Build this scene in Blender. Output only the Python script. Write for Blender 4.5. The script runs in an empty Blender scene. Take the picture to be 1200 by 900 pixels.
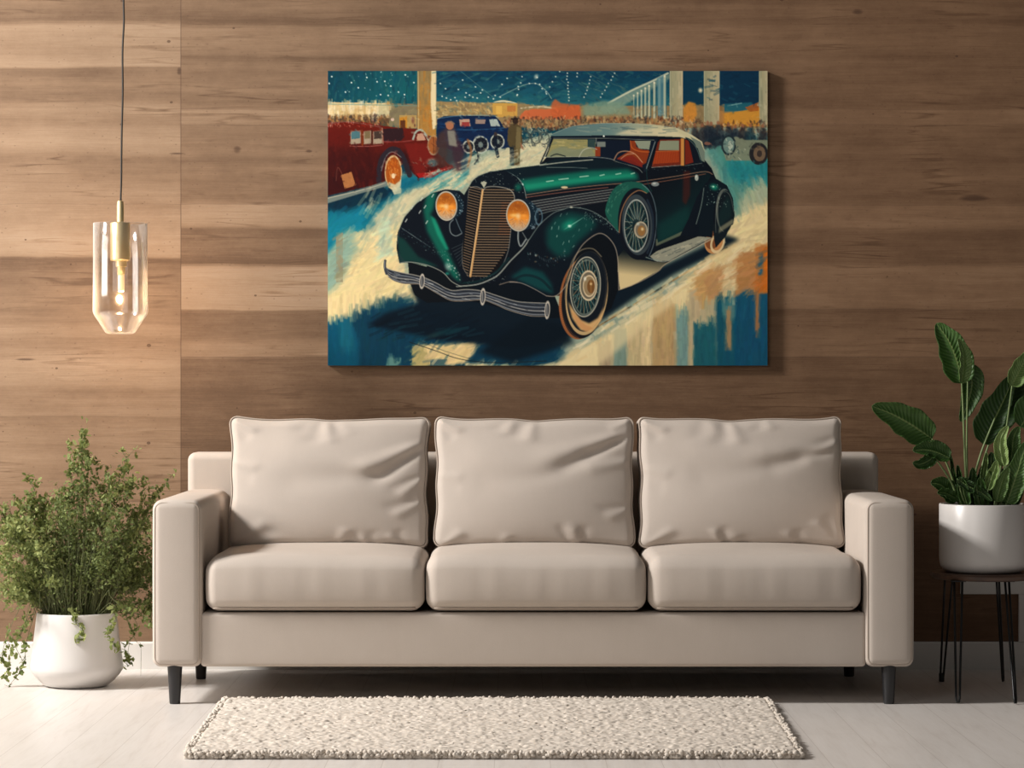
# ---------------------------------------------------------------- the painting, drawn stroke by stroke
import numpy as np
PW, PH, PS = 515, 345, 3            # drawing units and samples per unit
OX, OY = 384.0, 83.0

class Paint:
    def __init__(s):
        s.w, s.h = PW*PS, PH*PS
        s.img = np.zeros((s.h, s.w, 3), np.float32)
        s.rng = np.random.default_rng(11)
    def box(s, x0, y0, x1, y1, pad=2):
        a = max(0, int((x0-OX-pad)*PS)); b = min(s.w, int((x1-OX+pad)*PS)+1)
        c = max(0, int((y0-OY-pad)*PS)); d = min(s.h, int((y1-OY+pad)*PS)+1)
        if a >= b or c >= d: return None
        X = (np.arange(a, b, dtype=np.float32)+.5)/PS+OX
        Y = (np.arange(c, d, dtype=np.float32)+.5)/PS+OY
        return (slice(c, d), slice(a, b), *np.meshgrid(X, Y))
    def put(s, sl, m, col, X=None, Y=None):
        if callable(col): c = col(X, Y)
        else: c = np.array(col, np.float32)/255.
        m = m[..., None]
        s.img[sl] = s.img[sl]*(1-m)+c*m
    def mask(s, pts, X, Y, soft):
        pts = np.array(pts, np.float32); n = len(pts)
        ins = np.zeros(X.shape, bool)
        for i in range(n):
            x0, y0 = pts[i]; x1, y1 = pts[(i+1) % n]
            if y0 == y1: continue
            c = ((y0 > Y) != (y1 > Y))
            ins ^= c & (X < (x1-x0)*(Y-y0)/(y1-y0)+x0)
        m = ins.astype(np.float32)
        if soft:
            k = max(1, int(soft*PS))
            for _ in range(2):
                for ax in (0, 1):
                    p = np.pad(m, [(k, k) if a == ax else (0, 0) for a in (0, 1)], mode='edge')
                    cs = np.cumsum(p, axis=ax); cs = np.insert(cs, 0, 0, axis=ax)
                    n2 = 2*k+1
                    m = ((cs[n2:] - cs[:-n2]) if ax == 0 else (cs[:, n2:] - cs[:, :-n2]))/n2
        return m
    def poly(s, pts, col, a=1., soft=0, smooth=False, clip=None):
        if smooth: pts = spl(pts, True)
        P = np.array(pts)
        b = s.box(P[:, 0].min(), P[:, 1].min(), P[:, 0].max(), P[:, 1].max(), 2+soft*2.5)
        if b is None: return
        r, c, X, Y = b
        m = s.mask(pts, X, Y, soft)*a
        if clip is not None: m = m*s.mask(clip, X, Y, 0)
        s.put((r, c), m, col, X, Y)
    def line(s, pts, w, col, a=1., smooth=True, taper=False, soft=.35):
        if smooth and len(pts) > 2: pts = spl(pts, False)
        P = np.array(pts, np.float32)
        if w < 1.5 and not callable(col) and sum(col) > 330: a *= .8; w *= .86
        b = s.box(P[:, 0].min(), P[:, 1].min(), P[:, 0].max(), P[:, 1].max(), w+2)
        if b is None: return
        r, c, X, Y = b
        best = np.full(X.shape, 1e9, np.float32)
        n = len(P)-1
        for i in range(n):
            (x0, y0), (x1, y1) = P[i], P[i+1]
            dx, dy = x1-x0, y1-y0; L = dx*dx+dy*dy+1e-9
            t = np.clip(((X-x0)*dx+(Y-y0)*dy)/L, 0, 1)
            d = np.hypot(X-x0-t*dx, Y-y0-t*dy)
            ww = w/2
            if taper:
                q = (i+t)/n; ww = w/2*(1-np.abs(2*q-1)**2*.85)
            best = np.minimum(best, d-ww)
        s.put((r, c), np.clip(.5-best/soft, 0, 1)*a, col, X, Y)
    def ell(s, cx, cy, rx, ry, col, a=1., rot=0., soft=0., ring=None):
        R = max(rx, ry)
        b = s.box(cx-R, cy-R, cx+R, cy+R, 3)
        if b is None: return
        r, c, X, Y = b
        ca, sa = np.cos(rot), np.sin(rot)
        u = ((X-cx)*ca+(Y-cy)*sa)/rx; v = (-(X-cx)*sa+(Y-cy)*ca)/ry
        d = np.hypot(u, v)
        k = min(rx, ry)
        if ring: m = np.clip(.5+(ring/2-np.abs(d-1)*k)/.35, 0, 1)
        elif soft: m = np.clip((1-d)/soft, 0, 1); m = m*m*(3-2*m)
        else: m = np.clip(.5+(1-d)*k/.35, 0, 1)
        s.put((r, c), m*a, col, X, Y)
    def stroke(s, x, y, L, w, ang, col, a=.8):
        ca, sa = np.cos(ang), np.sin(ang)
        ex, ey = abs(ca)*L/2+abs(sa)*w/2, abs(sa)*L/2+abs(ca)*w/2
        b = s.box(x-ex, y-ey, x+ex, y+ey, 1)
        if b is None: return
        r, c, X, Y = b
        u = ((X-x)*ca+(Y-y)*sa)/(L/2); v = (-(X-x)*sa+(Y-y)*ca)/(w/2)
        k = s.rng.uniform(3, 7); ph = s.rng.uniform(0, 6)
        br = .72+.28*np.sin(v*k+ph)*np.sin(v*k*2.7+ph*2)
        m = np.clip((1-np.abs(u)**3)*2.2, 0, 1)*np.clip((1-np.abs(v)**4)*2, 0, 1)*br*a
        s.put((r, c), m, col, X, Y)

def spl(pts, closed, n=8):
    P = np.array(pts, float); N = len(P); out = []
    rg = range(N) if closed else range(N-1)
    for i in rg:
        if closed: p0, p1, p2, p3 = P[i-1], P[i], P[(i+1) % N], P[(i+2) % N]
        else: p0, p1, p2, p3 = P[max(i-1, 0)], P[i], P[i+1], P[min(i+2, N-1)]
        for k in range(n):
            t = k/n
            out.append(.5*((2*p1)+(-p0+p2)*t+(2*p0-5*p1+4*p2-p3)*t*t+(-p0+3*p1-3*p2+p3)*t**3))
    if not closed: out.append(P[-1])
    return [tuple(q) for q in out]

def grad(c0, c1, p0, p1, mid=None):
    c0, c1 = np.array(c0, np.float32)/255, np.array(c1, np.float32)/255
    def f(X, Y):
        dx, dy = p1[0]-p0[0], p1[1]-p0[1]
        t = np.clip(((X-p0[0])*dx+(Y-p0[1])*dy)/(dx*dx+dy*dy), 0, 1)[..., None]
        if mid is None: return c0*(1-t)+c1*t
        m = np.array(mid, np.float32)/255
        return np.where(t < .5, c0*(1-2*t)+m*2*t, m*(2-2*t)+c1*(2*t-1))
    return f

def draw_picture():
    s = Paint(); R = s.rng
    U = R.uniform
    # ---- underpainting
    s.poly([(384, 83), (900, 83), (900, 430), (384, 430)], (10, 66, 84))
    s.poly([(384, 83), (490, 83), (490, 122), (384, 122)], grad((6, 58, 76), (16, 88, 98), (384, 83), (440, 125)))
    s.poly([(511, 83), (785, 83), (785, 124), (511, 124)], grad((8, 62, 88), (34, 104, 116), (600, 90), (600, 124)))
    s.poly([(384, 120), (456, 121), (456, 136), (384, 138)], (222, 200, 148))
    s.poly([(455, 121), (490, 122), (490, 152), (455, 150)], (128, 118, 90))
    s.poly([(384, 134), (456, 134), (456, 150), (384, 150)], (92, 72, 50))
    s.poly([(511, 119), (600, 121), (640, 124), (900, 124), (900, 150), (511, 150)], (150, 128, 88))
    s.poly([(384, 225), (460, 205), (520, 195), (600, 165), (700, 150), (900, 150), (900, 430), (384, 430)], (150, 168, 150))
    # floor tones
    s.poly([(384, 226), (440, 215), (500, 198), (540, 190), (510, 215), (470, 235), (440, 262), (420, 290), (384, 300)], (8, 104, 128), soft=3)
    s.poly([(384, 228), (450, 214), (470, 222), (440, 240), (400, 246), (384, 246)], (3, 42, 62), soft=2)
    s.poly([(384, 258), (430, 240), (425, 285), (384, 310)], (14, 124, 150), soft=3)
    s.poly([(540, 200), (600, 170), (660, 160), (650, 190), (560, 205), (540, 222), (490, 232), (470, 260), (466, 300), (430, 300), (440, 250), (480, 222)], (212, 206, 168), soft=3)
    s.poly([(384, 300), (405, 272), (440, 268), (470, 262), (470, 305), (482, 330), (496, 352), (440, 360), (400, 376), (384, 380)], (238, 220, 164), soft=3)
    s.poly([(384, 300), (412, 268), (420, 290), (400, 330), (384, 345)], (120, 168, 160), .8, soft=3)
    s.poly([(394, 272), (402, 272), (402, 330), (394, 330)], (150, 146, 118), .9)
    s.poly([(444, 254), (458, 254), (460, 300), (444, 302)], (190, 214, 186), .9, soft=1)
    s.poly([(384, 385), (420, 362), (470, 345), (560, 380), (660, 400), (660, 428), (384, 428)], (8, 60, 84), soft=4)
    s.poly([(384, 378), (405, 370), (420, 395), (420, 428), (384, 428)], (6, 82, 112), soft=2)
    s.poly([(396, 378), (412, 368), (416, 410), (400, 412)], (22, 104, 128), .7, soft=1)
    # right floor
    s.poly([(820, 165), (900, 160), (900, 250), (860, 250), (840, 200)], (84, 148, 138), soft=3)
    s.poly([(850, 180), (900, 192), (900, 240), (880, 222), (850, 205)], (22, 132, 142), .8, soft=4)
    s.poly([(866, 230), (885, 210), (900, 215), (900, 262), (862, 262)], (186, 192, 158), .9, soft=3)
    s.poly([(650, 428), (700, 398), (770, 355), (835, 300), (858, 255), (900, 235), (900, 330), (830, 360), (760, 428)], (240, 220, 166), soft=2)
    s.poly([(690, 428), (740, 385), (800, 360), (860, 330), (900, 320), (900, 428)], (186, 176, 140), soft=4)
    for x0, x1, y0, y1, c in [(700, 716, 400, 428, (168, 150, 120)), (718, 734, 386, 428, (120, 150, 140)), (734, 752, 378, 428, (206, 186, 140)),
                              (752, 762, 372, 428, (238, 212, 160)), (764, 790, 350, 428, (190, 158, 108)), (792, 806, 362, 428, (112, 154, 150)),
                              (806, 820, 338, 428, (196, 178, 140)), (814, 832, 316, 352, (206, 160, 98)), (826, 846, 312, 350, (196, 148, 96)),
                              (848, 862, 300, 378, (232, 208, 158)), (862, 884, 295, 345, (186, 128, 74)), (884, 899, 285, 345, (196, 110, 44)),
                              (838, 862, 346, 428, (0, 76, 104)), (812, 838, 378, 428, (10, 86, 104)), (860, 899, 344, 428, (0, 72, 110)),
                              (846, 860, 350, 372, (84, 138, 140)), (868, 874, 340, 372, (20, 90, 118)), (850, 856, 362, 410, (176, 140, 96)),
                              (884, 889, 340, 388, (178, 120, 72)), (888, 895, 296, 322, (30, 96, 128)), (893, 899, 292, 340, (222, 116, 30))]:
        s.poly([(x0, y0), (x1, y0+U(-3, 3)), (x1-U(-1, 1), y1), (x0+U(-1, 1), y1)], c, .9, soft=1)
    s.poly([(384+100, 404), (560, 400), (556, 412), (546, 424), (520, 428), (484, 428)], (232, 208, 150), soft=1.5)
    s.poly([(483, 404), (500, 408), (504, 428), (483, 428)], (180, 168, 112), .9)
    s.poly([(504, 420), (524, 420), (526, 428), (504, 428)], (60, 96, 104), .9)
    s.poly([(545, 424), (620, 428), (700, 418), (700, 430), (545, 430)], (228, 214, 164), soft=1)
    s.poly([(455, 418), (470, 418), (470, 428), (452, 428)], (110, 158, 146), .8, soft=.7)
    # ---- painterly restroking of the whole ground
    base = s.img.copy()
    for i in range(9000):
        x, y = U(384, 899), U(83, 428)
        c = base[min(s.h-1, int((y-OY)*PS)), min(s.w-1, int((x-OX)*PS))]
        if y < 125: ang = U(1.2, 1.9) if x < 500 else U(-.4, .4)
        elif y > 345 and (x < 470 or x > 690): ang = U(1.4, 1.75)
        elif x > 640: ang = U(1.0, 1.7) if x > 820 and y < 250 else -.6+U(-.5, .5)
        else: ang = -.55+U(-.6, .4)
        L = U(4, 14) if y < 160 else U(8, 26)
        s.stroke(x, y, L, U(1.5, 5), ang, (np.clip(c*U(.88, 1.1)+U(-.018, .018, 3), 0, 1)*255), .6)
    # sky strokes and stars
    for i in range(420):
        x, y = U(384, 899), U(83, 119)
        s.stroke(x, y, U(3, 12), U(1, 4), U(1.2, 1.9) if x < 500 else U(-.5, .5), [(10, 48, 66), (22, 98, 110), (60, 120, 116), (4, 70, 96)][i % 4], .5)
    for i in range(30):
        x, y = U(384, 488), U(84, 118)
        s.ell(x, y, U(.5, 1.3), U(.5, 1.3), (200, 228, 220), U(.4, 1), soft=.9)
    for x, y in [(389, 90), (386, 98), (412, 97), (420, 103), (451, 95.5), (458, 101), (467, 108), (475, 88), (474, 111), (405, 108), (430, 91), (442, 96), (485, 97), (455, 112), (446, 111)]:
        s.ell(x, y, 2, 2, (120, 180, 180), .5, soft=1); s.ell(x, y, 1.1, 1.1, (240, 250, 240), 1, soft=.6)
    # left buildings / crowd
    for i in range(120):
        x = U(384, 458); s.stroke(x, U(121, 138), U(4, 14), U(1.5, 4), 1.57, [(240, 222, 174), (212, 180, 120), (192, 150, 88), (236, 228, 200)][i % 4], .6)
    s.poly([(444, 124), (456, 124), (456, 136), (444, 136)], (196, 190, 150), .8)
    s.line([(384, 122), (440, 123), (490, 124)], 1.4, (104, 148, 138), .8)
    for i in range(150):
        x = U(384, 455); s.stroke(x, U(135, 147), U(2, 6), U(1.5, 3), U(1, 2), [(70, 52, 40), (110, 80, 50), (160, 96, 50), (50, 44, 48), (196, 150, 90)][i % 5], .75)
    s.poly([(468, 135), (488, 135), (488, 150), (468, 150)], (196, 160, 90), .7)
    s.poly([(468, 138), (477, 136), (477, 150), (468, 150)], (196, 132, 40), .9); s.poly([(469, 141), (475, 141), (475, 151), (469, 151)], (92, 50, 26))
    s.ell(484, 141, 3, 6, (120, 66, 56), .8, soft=.8); s.ell(482, 139, 1.4, 2.4, (206, 170, 150), .8, soft=.9); s.ell(486, 147, 1.6, 3, (90, 44, 44), .8, soft=.8); s.ell(460, 140, 2, 2, (226, 196, 176), .9)
    # column
    s.poly([(489, 83), (511, 83), (511, 160), (489, 157)], grad((142, 120, 78), (176, 128, 60), (489, 83), (489, 150)))
    for i in range(60): s.stroke(U(491, 505), U(84, 155), U(6, 16), U(1.5, 4), 1.57, [(170, 140, 86), (196, 118, 36), (126, 110, 74), (190, 130, 50)][i % 4], .5)
    s.line([(490, 84), (490.5, 130), (490, 156)], 1.2, (206, 196, 150), .8)
    s.poly([(505.5, 83), (511, 83), (511, 150), (507, 152), (504.5, 120)], (238, 222, 176), .95, soft=.4)
    # middle sky: light strings and arcs
    for i in range(60): s.stroke(U(512, 660), U(84, 118), U(6, 22), U(1, 3), U(-.7, -.1), [(6, 54, 84), (14, 84, 108), (74, 124, 124), (4, 40, 64)][i % 4], .5)
    s.line([(584, 114), (600, 106), (612, 100.5), (622, 98), (630, 99), (640, 107), (646, 116)], .9, (190, 208, 188), .75)
    s.line([(540, 84), (560, 100), (580, 116)], .9, (110, 150, 140), .6)
    for x, y in [(516, 98), (522, 104), (537, 105), (546, 109), (557, 102), (565, 105.5), (563, 109), (550, 111.5), (545, 114), (554, 114), (559, 115), (542, 94), (594, 92), (588, 99),
                 (606, 111), (620, 98), (627, 98), (629, 91), (632, 99), (607, 101.5), (586, 114), (572, 114), (578, 116), (518, 113), (523, 115), (528, 117), (535, 118), (533, 114.5), (580, 112), (635, 104), (640, 110)]:
        s.ell(x, y, 2.2, 1.8, (120, 176, 176), .45, soft=1); s.ell(x, y, 1.1, .9, (236, 246, 232), 1, soft=.6)
    s.ell(628, 90, 4, 5, (226, 232, 214), .7, rot=.5, soft=1)
    # middle buildings
    for i in range(150):
        x = U(512, 600); s.stroke(x, U(121, 136), U(3, 9), U(1, 2.5), U(-.2, 1.7), [(226, 208, 150), (190, 160, 100), (128, 110, 76), (212, 180, 110), (92, 120, 110)][i % 5], .65)
    s.poly([(577, 121), (606, 121), (606, 136), (577, 138)], (206, 160, 76), .95); s.line([(578, 120), (590, 118.5), (605, 121)], 2, (240, 226, 184), .9, taper=True)
    s.poly([(594, 124), (604, 124), (604, 131), (594, 131)], (188, 110, 56), .7); s.poly([(581, 124), (588, 124), (588, 134), (581, 134)], (240, 196, 96), .6)
    s.poly([(609, 136), (614, 130), (624, 127.5), (640, 128), (680, 124), (680, 140), (609, 140)], (206, 104, 62), .95, soft=.6)
    s.line([(610, 127), (630, 125), (650, 127)], 1.6, (226, 214, 180), .8)
    # far right hall: roof beams, receding columns
    for i in range(50): s.stroke(U(660, 780), U(84, 118), U(6, 24), U(.8, 2), U(.3, .9), [(60, 96, 96), (16, 70, 88), (96, 128, 116)][i % 3], .5)
    s.poly([(700, 128), (735, 108), (785, 86), (785, 92), (740, 118), (712, 134)], (150, 168, 148), .7, soft=1)
    s.line([(712, 121), (740, 106), (762, 96), (782, 86)], 2.2, (222, 222, 190), .8)
    for i, x in enumerate([742, 746.5, 751, 755.5, 760, 766, 772, 778]):
        top = 112-(x-742)*.62
        s.line([(x, top), (x, 138)], 1.3+(x-742)*.05, (196, 204, 176), .85, smooth=False)
        s.line([(x+2, top+2), (x+2, 138)], 1.1, (52, 104, 116), .7, smooth=False)
        s.ell(x, top, 1.6, 1.8, (240, 232, 200), .9, soft=.8)
    s.poly([(769, 92), (777, 88), (777, 134), (770, 137)], (88, 136, 148), .7)
    for x0, y0, x1, y1, n in [(664, 86, 666, 118, 10), (692, 90, 684, 114, 7), (720, 86, 703, 114, 8), (655, 84, 640, 108, 5), (676, 86, 676, 90, 2), (612, 90, 606, 112, 4)]:
        for k in range(n):
            t = k/(n-1); s.ell(x0+(x1-x0)*t+U(-.7, .7), y0+(y1-y0)*t, 1.3, 1.3, (230, 240, 224), .9, soft=.8)
    for x0, x1 in [(784, 799.5), (824, 842.5), (888.5, 899)]:
        s.poly([(x0, 83), (x1, 83), (x1, 146), (x0, 146)], grad((150, 152, 122), (196, 184, 148), (x0, 83), (x1, 83), (172, 168, 134)))
        for i in range(22): s.stroke(U(x0+2, x1-2), U(86, 140), U(6, 18), U(1, 3), 1.57, [(206, 198, 162), (134, 138, 112), (180, 170, 130)][i % 3], .5)
        s.line([(x0+.6, 84), (x0+.6, 146)], 1, (220, 216, 184), .6, smooth=False)
    s.poly([(800, 83), (823, 83), (823, 122), (800, 122)], (6, 52, 78), .8); s.poly([(843, 83), (888, 83), (888, 130), (843, 130)], (6, 46, 74), .85)
    for i in range(40): s.stroke(U(802, 886), U(86, 118), U(4, 12), U(1, 3), U(-.6, .6), [(10, 60, 84), (4, 36, 60), (26, 92, 110)][i % 3], .5 if True else 0)
    s.poly([(845, 122), (880, 120), (886, 131), (846, 131)], (36, 110, 124), .8, soft=.7); s.line([(852, 124), (868, 121)], 1.4, (170, 206, 196), .7)
    s.ell(820, 106, 4, 4.5, (236, 226, 186), .95, soft=.9)
    s.poly([(800, 126), (806, 119), (814, 121), (816, 134), (812, 144), (800, 142)], (212, 142, 56), .95, soft=.7)
    s.poly([(846, 133), (868, 130), (889, 126), (889, 148), (846, 148)], (214, 150, 54), .95, soft=.5); s.poly([(872, 126), (888, 120), (888, 130), (878, 131)], (176, 96, 40), .9)
    s.poly([(842, 124), (848, 122), (848, 148), (842, 148)], (186, 128, 66), .7)
    s.poly([(646, 121), (650, 116), (657, 121), (678, 123), (680, 137), (645, 138)], (200, 98, 54), .85, soft=.7)
    s.poly([(682, 124), (706, 118), (730, 121), (740, 134), (684, 136)], (126, 156, 134), .8, soft=1.5)
    # crowd
    for i in range(1100):
        x = U(588, 899); y = U(137, 152 if x < 800 else 166)
        if x > 820: y = U(142, 174)
        c = [(150, 84, 50), (60, 36, 32), (202, 150, 96), (34, 36, 46), (180, 110, 62), (92, 60, 42), (222, 190, 140), (40, 30, 34)][int(U(0, 7.99))]
        if y > 156: c = [(26, 34, 46), (44, 40, 44), (18, 40, 56), (70, 56, 50)][i % 4]
        s.stroke(x, y, U(2, 6), U(1.4, 3), U(.9, 2.2), c, .6)
    for x in [812, 820, 826, 834, 842, 852, 862, 872, 880, 893]:
        x += U(-3, 3); q = U(-3, 3)
        s.poly([(x-U(3, 6), 153+q), (x-2, 147+q), (x+2, 147+q), (x+U(4, 8), 155+q), (x+U(3, 9), 170+q), (x-U(3, 7), 174+q)], [(22, 34, 48), (30, 30, 38), (16, 44, 58), (58, 44, 42)][int(x) % 4], .75, soft=1)
        s.ell(x, 145+q, 1.8, 2.4, (150, 96, 70), .8)
    s.line([(826, 170), (834, 164), (846, 160)], 3.5, (20, 36, 48), .95); s.ell(828, 168, 3.5, 2, (150, 100, 80), .8)
    # old car at right
    s.poly([(846, 176), (850, 164), (862, 160), (872, 164), (899, 164), (899, 186), (880, 188), (850, 188)], (130, 140, 116), .95, soft=.5)
    s.ell(853, 170, 8.5, 12, (30, 46, 52)); s.ell(853, 170, 6.5, 9.5, (110, 140, 132)); s.ell(855, 170, 3, 5, (200, 212, 190), .8)
    s.ell(888, 180, 11, 13, (36, 36, 40)); s.ell(889, 180, 7, 9, (116, 96, 76)); s.ell(889, 180, 3, 4, (62, 52, 48))
    for i in range(30): s.stroke(U(850, 872), U(163, 186), U(2, 6), 1.2, U(0, 3), [(206, 214, 192), (60, 84, 84), (150, 160, 136)][i % 3], .8)
    # ---- red car
    s.poly([(384, 144), (400, 142.5), (425, 143), (445, 147), (470, 150), (489, 151), (497, 156), (508, 162), (514, 180), (528, 195), (528, 199), (490, 209), (482, 200), (474, 190), (450, 214), (384, 229)],
           grad((104, 24, 14), (62, 12, 12), (400, 145), (400, 220)))
    for i in range(110):
        x = U(384, 448); s.stroke(x, U(170, 218), U(5, 16), U(2, 4), U(1, 2), [(126, 34, 20), (74, 14, 10), (98, 24, 14), (46, 10, 14)][i % 4], .5)
    s.poly([(384, 176), (400, 172), (440, 176), (446, 196), (440, 216), (384, 230)], (48, 10, 12), .55, soft=6)
    s.poly([(384, 150), (408, 150), (408, 168), (384, 172)], (92, 18, 12), .7, soft=3); s.poly([(466, 178), (480, 176), (490, 200), (478, 204)], (40, 12, 18), .7, soft=3)
    s.ell(450, 185, 14, 10, (30, 16, 24), .5, soft=1)
    for i in range(70): s.stroke(U(384, 446), U(143, 148.5), U(1, 3), U(.8, 1.6), 1.4, [(190, 90, 70), (150, 40, 26), (206, 150, 130)][i % 3], .8)
    s.line([(384, 145), (410, 143), (446, 149)], 1, (140, 120, 116), .7)
    s.poly([(449, 151), (472, 150), (474, 160), (470, 165), (450, 166)], (42, 24, 30), .95); s.line([(449, 166), (470, 166), (486, 164)], 1.4, (150, 70, 66), .7)
    s.poly([(474, 168), (500, 168), (508, 184), (496, 204), (486, 206)], (116, 26, 20), .9, soft=1)
    for x0, x1 in [(411, 423), (426.5, 435), (437.5, 448)]:
        s.poly([(x0, 154), (x1, 153), (x1, 168), (x0, 169)], (176, 166, 142), .9, soft=.4)
        s.poly([(x0+1, 154), (x1-1, 153.5), (x1-1, 162), (x0+1, 163)], (74, 116, 124) if x0 < 420 else (120, 104, 74) if x0 < 430 else (66, 52, 46))
    s.line([(424.5, 153), (425, 170)], 2, (120, 50, 18), 1, smooth=False); s.line([(436, 153), (436, 169)], 2, (70, 30, 18), 1, smooth=False)
    s.line([(410, 171), (430, 171.5), (448, 170)], 1, (190, 120, 110), .8)
    s.line([(448, 150), (449, 169)], 1, (206, 190, 160), .8, smooth=False)
    s.line([(484, 163), (488, 154), (495, 153), (502, 164)], 2.2, (170, 190, 176), .9); s.poly([(489, 157), (495, 156), (499, 164), (488, 165)], (196, 150, 124))
    s.line([(444, 214), (446, 190), (456, 176), (466, 176), (474, 188), (480, 205)], 6, (40, 34, 44), .95)
    s.line([(447, 200), (452, 184), (460, 178), (470, 184)], 1, (150, 160, 160), .8)
    s.ell(461, 202, 9.5, 19, (166, 86, 28)); s.ell(461, 202, 9.5, 19, (216, 190, 140), .9, ring=1.2); s.ell(461, 200, 6, 13, (176, 84, 20), .8)
    for i in range(40): s.stroke(461+U(-6, 6), 200+U(-14, 14), U(3, 6), .8, U(1.2, 1.9), [(222, 136, 50), (150, 60, 16), (230, 170, 90)][i % 3], .7)
    s.poly([(455, 213), (463, 216), (470, 210), (470, 226), (462, 228)], (206, 204, 170), .9, soft=.5); s.ell(461, 206, 2, 3, (240, 214, 170))
    s.poly([(400, 205), (412, 201), (417, 217), (404, 221)], (176, 116, 68), .95); s.line([(402, 206), (396, 196), (394, 212)], .8, (174, 120, 100), .5)
    s.poly([(384, 231), (420, 222), (452, 212), (456, 217), (424, 226), (384, 238)], (124, 136, 128), .9, soft=.5); s.line([(384, 232), (430, 221), (452, 214)], 1, (214, 206, 180), .8)
    s.ell(508, 170, 6.5, 11, (160, 92, 46)); s.ell(508, 170, 6.5, 11, (176, 150, 116), .8, ring=1.2); s.line([(508, 161), (508, 180)], 1, (90, 44, 26), .8, smooth=False)
    s.ell(507, 190, 10, 7, (150, 150, 136), .7, soft=.7); s.ell(507, 191, 6, 4, (70, 96, 100), .8)
    s.poly([(488, 203), (500, 202), (530, 193), (532, 196), (505, 208), (491, 208)], (160, 26, 26), .9); s.line([(498, 203), (512, 201), (528, 196)], .9, (236, 190, 160), .9)
    for i in range(50): s.stroke(U(480, 520), U(186, 202), U(2, 5), 1, U(0, 3), [(60, 30, 36), (150, 130, 110), (110, 26, 20)][i % 3], .7)
    # ---- blue car
    s.poly([(512, 140), (520, 136), (540, 135.5), (580, 136), (586, 142), (590, 150), (600, 151), (604, 160), (600, 172), (575, 176), (540, 178), (512, 172)], (10, 34, 70))
    for i in range(60): s.stroke(U(514, 596), U(138, 172), U(4, 12), 1.6, U(-.3, .3), [(14, 52, 100), (6, 22, 48), (30, 84, 130), (8, 40, 80)][i % 4], .6)
    s.line([(512, 139), (540, 135.5), (575, 135.5), (584, 138)], 1, (110, 160, 180), .8)
    s.poly([(538, 140), (550, 139.5), (551, 148), (539, 148)], (186, 150, 130)); s.poly([(541, 143), (550, 143), (550, 148), (541, 148)], (150, 50, 50), .9)
    s.poly([(557, 140), (569, 140), (568, 145), (557, 145)], (150, 130, 120)); s.poly([(573, 140), (582, 139.5), (586, 148), (575, 148)], (170, 186, 180))
    s.line([(530, 152), (560, 152), (590, 150)], .9, (70, 130, 170), .8)
    for cx, cy, r in [(563, 169.5, 9.5), (582.6, 166, 8.3), (549, 172, 7)]:
        s.ell(cx, cy, r*.92, r, (18, 24, 36)); s.ell(cx, cy, r*.92, r, (196, 204, 190), .9, ring=1.5); s.ell(cx, cy, r*.3, r*.35, (110, 130, 130), .9)
        for k in range(8): s.line([(cx, cy), (cx+r*.8*np.cos(k*.8), cy+r*.85*np.sin(k*.8))], .5, (150, 150, 136), .6, smooth=False)
    # other vehicles beyond the walking man
    for i in range(130): s.stroke(U(608, 646), U(151, 172), U(2, 5), 1.3, U(0, 3), [(60, 76, 76), (150, 160, 140), (30, 44, 54), (206, 206, 176)][i % 4], .8)
    for cx, cy in [(614, 160), (628, 161), (637, 162)]: s.ell(cx, cy, 6, 7, (70, 80, 76), .8, ring=1.4)
    # figures
    for pts, c in [([(521, 150), (528, 144), (534, 152), (540, 172), (545, 196), (528, 200), (516, 190), (512, 166)], (88, 56, 52)),
                   ([(512, 160), (520, 155), (524, 175), (520, 196), (510, 190)], (70, 48, 44)), ([(530, 172), (540, 166), (548, 192), (536, 200)], (62, 34, 48)),
                   ([(540, 190), (546, 182), (550, 200), (543, 206)], (30, 80, 100))]:
        s.poly(pts, c, .6, soft=1.5, smooth=True)
    s.ell(527, 147, 4.5, 5, (170, 112, 82)); s.line([(522, 145), (527, 142), (532, 145)], 2., (130, 110, 92), .8); s.poly([(524, 153), (532, 153), (536, 172), (526, 170)], (150, 150, 134), .8, soft=.8)
    s.line([(548, 164), (552, 178), (548, 195)], 3, (150, 100, 60), .7); s.line([(556, 168), (560, 184), (556, 192)], 2, (20, 30, 40), .9)
    s.line([(580, 160), (581, 172), (583, 183)], 4, (12, 24, 40), .95); s.ell(580.5, 157, 2, 2.5, (60, 50, 50))
    s.poly([(595, 150), (600, 146), (606, 145), (611, 150), (612, 166), (609, 176), (609, 194), (597, 194), (597, 172), (594, 166)], (84, 72, 46))
    s.poly([(597, 172), (602, 172), (602, 194), (597, 194)], (24, 36, 44)); s.poly([(605, 148), (610, 150), (610, 168), (606, 192), (604, 170)], (130, 118, 80), .7, soft=.5)
    s.ell(603.5, 141.5, 3.4, 4, (50, 36, 30)); s.line([(599, 139.5), (608, 139)], 1.8, (30, 26, 26)); s.line([(610, 168), (612, 174)], 1.6, (170, 120, 90))
    # light trails on the floor near the figures
    for i in range(90): s.stroke(U(540, 650), U(176, 202), U(8, 20), U(1.2, 3), -.4+U(-.3, .2), [(236, 226, 188), (206, 206, 172), (150, 180, 160)][i % 3], .45)
    for i in range(50): s.stroke(U(500, 545), U(200, 222), U(8, 22), U(1.2, 3), -.5+U(-.2, .2), [(120, 186, 176), (30, 132, 140), (216, 220, 186)][i % 3], .6)
    for i in range(70): s.stroke(U(425, 475), U(225, 290), U(8, 26), U(2, 5), -1+U(-.4, .2), [(176, 184, 152), (206, 206, 170), (130, 160, 150)][i % 3], .4)
    # broken brushwork over everything behind the green car
    cur = s.img.copy()
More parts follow.
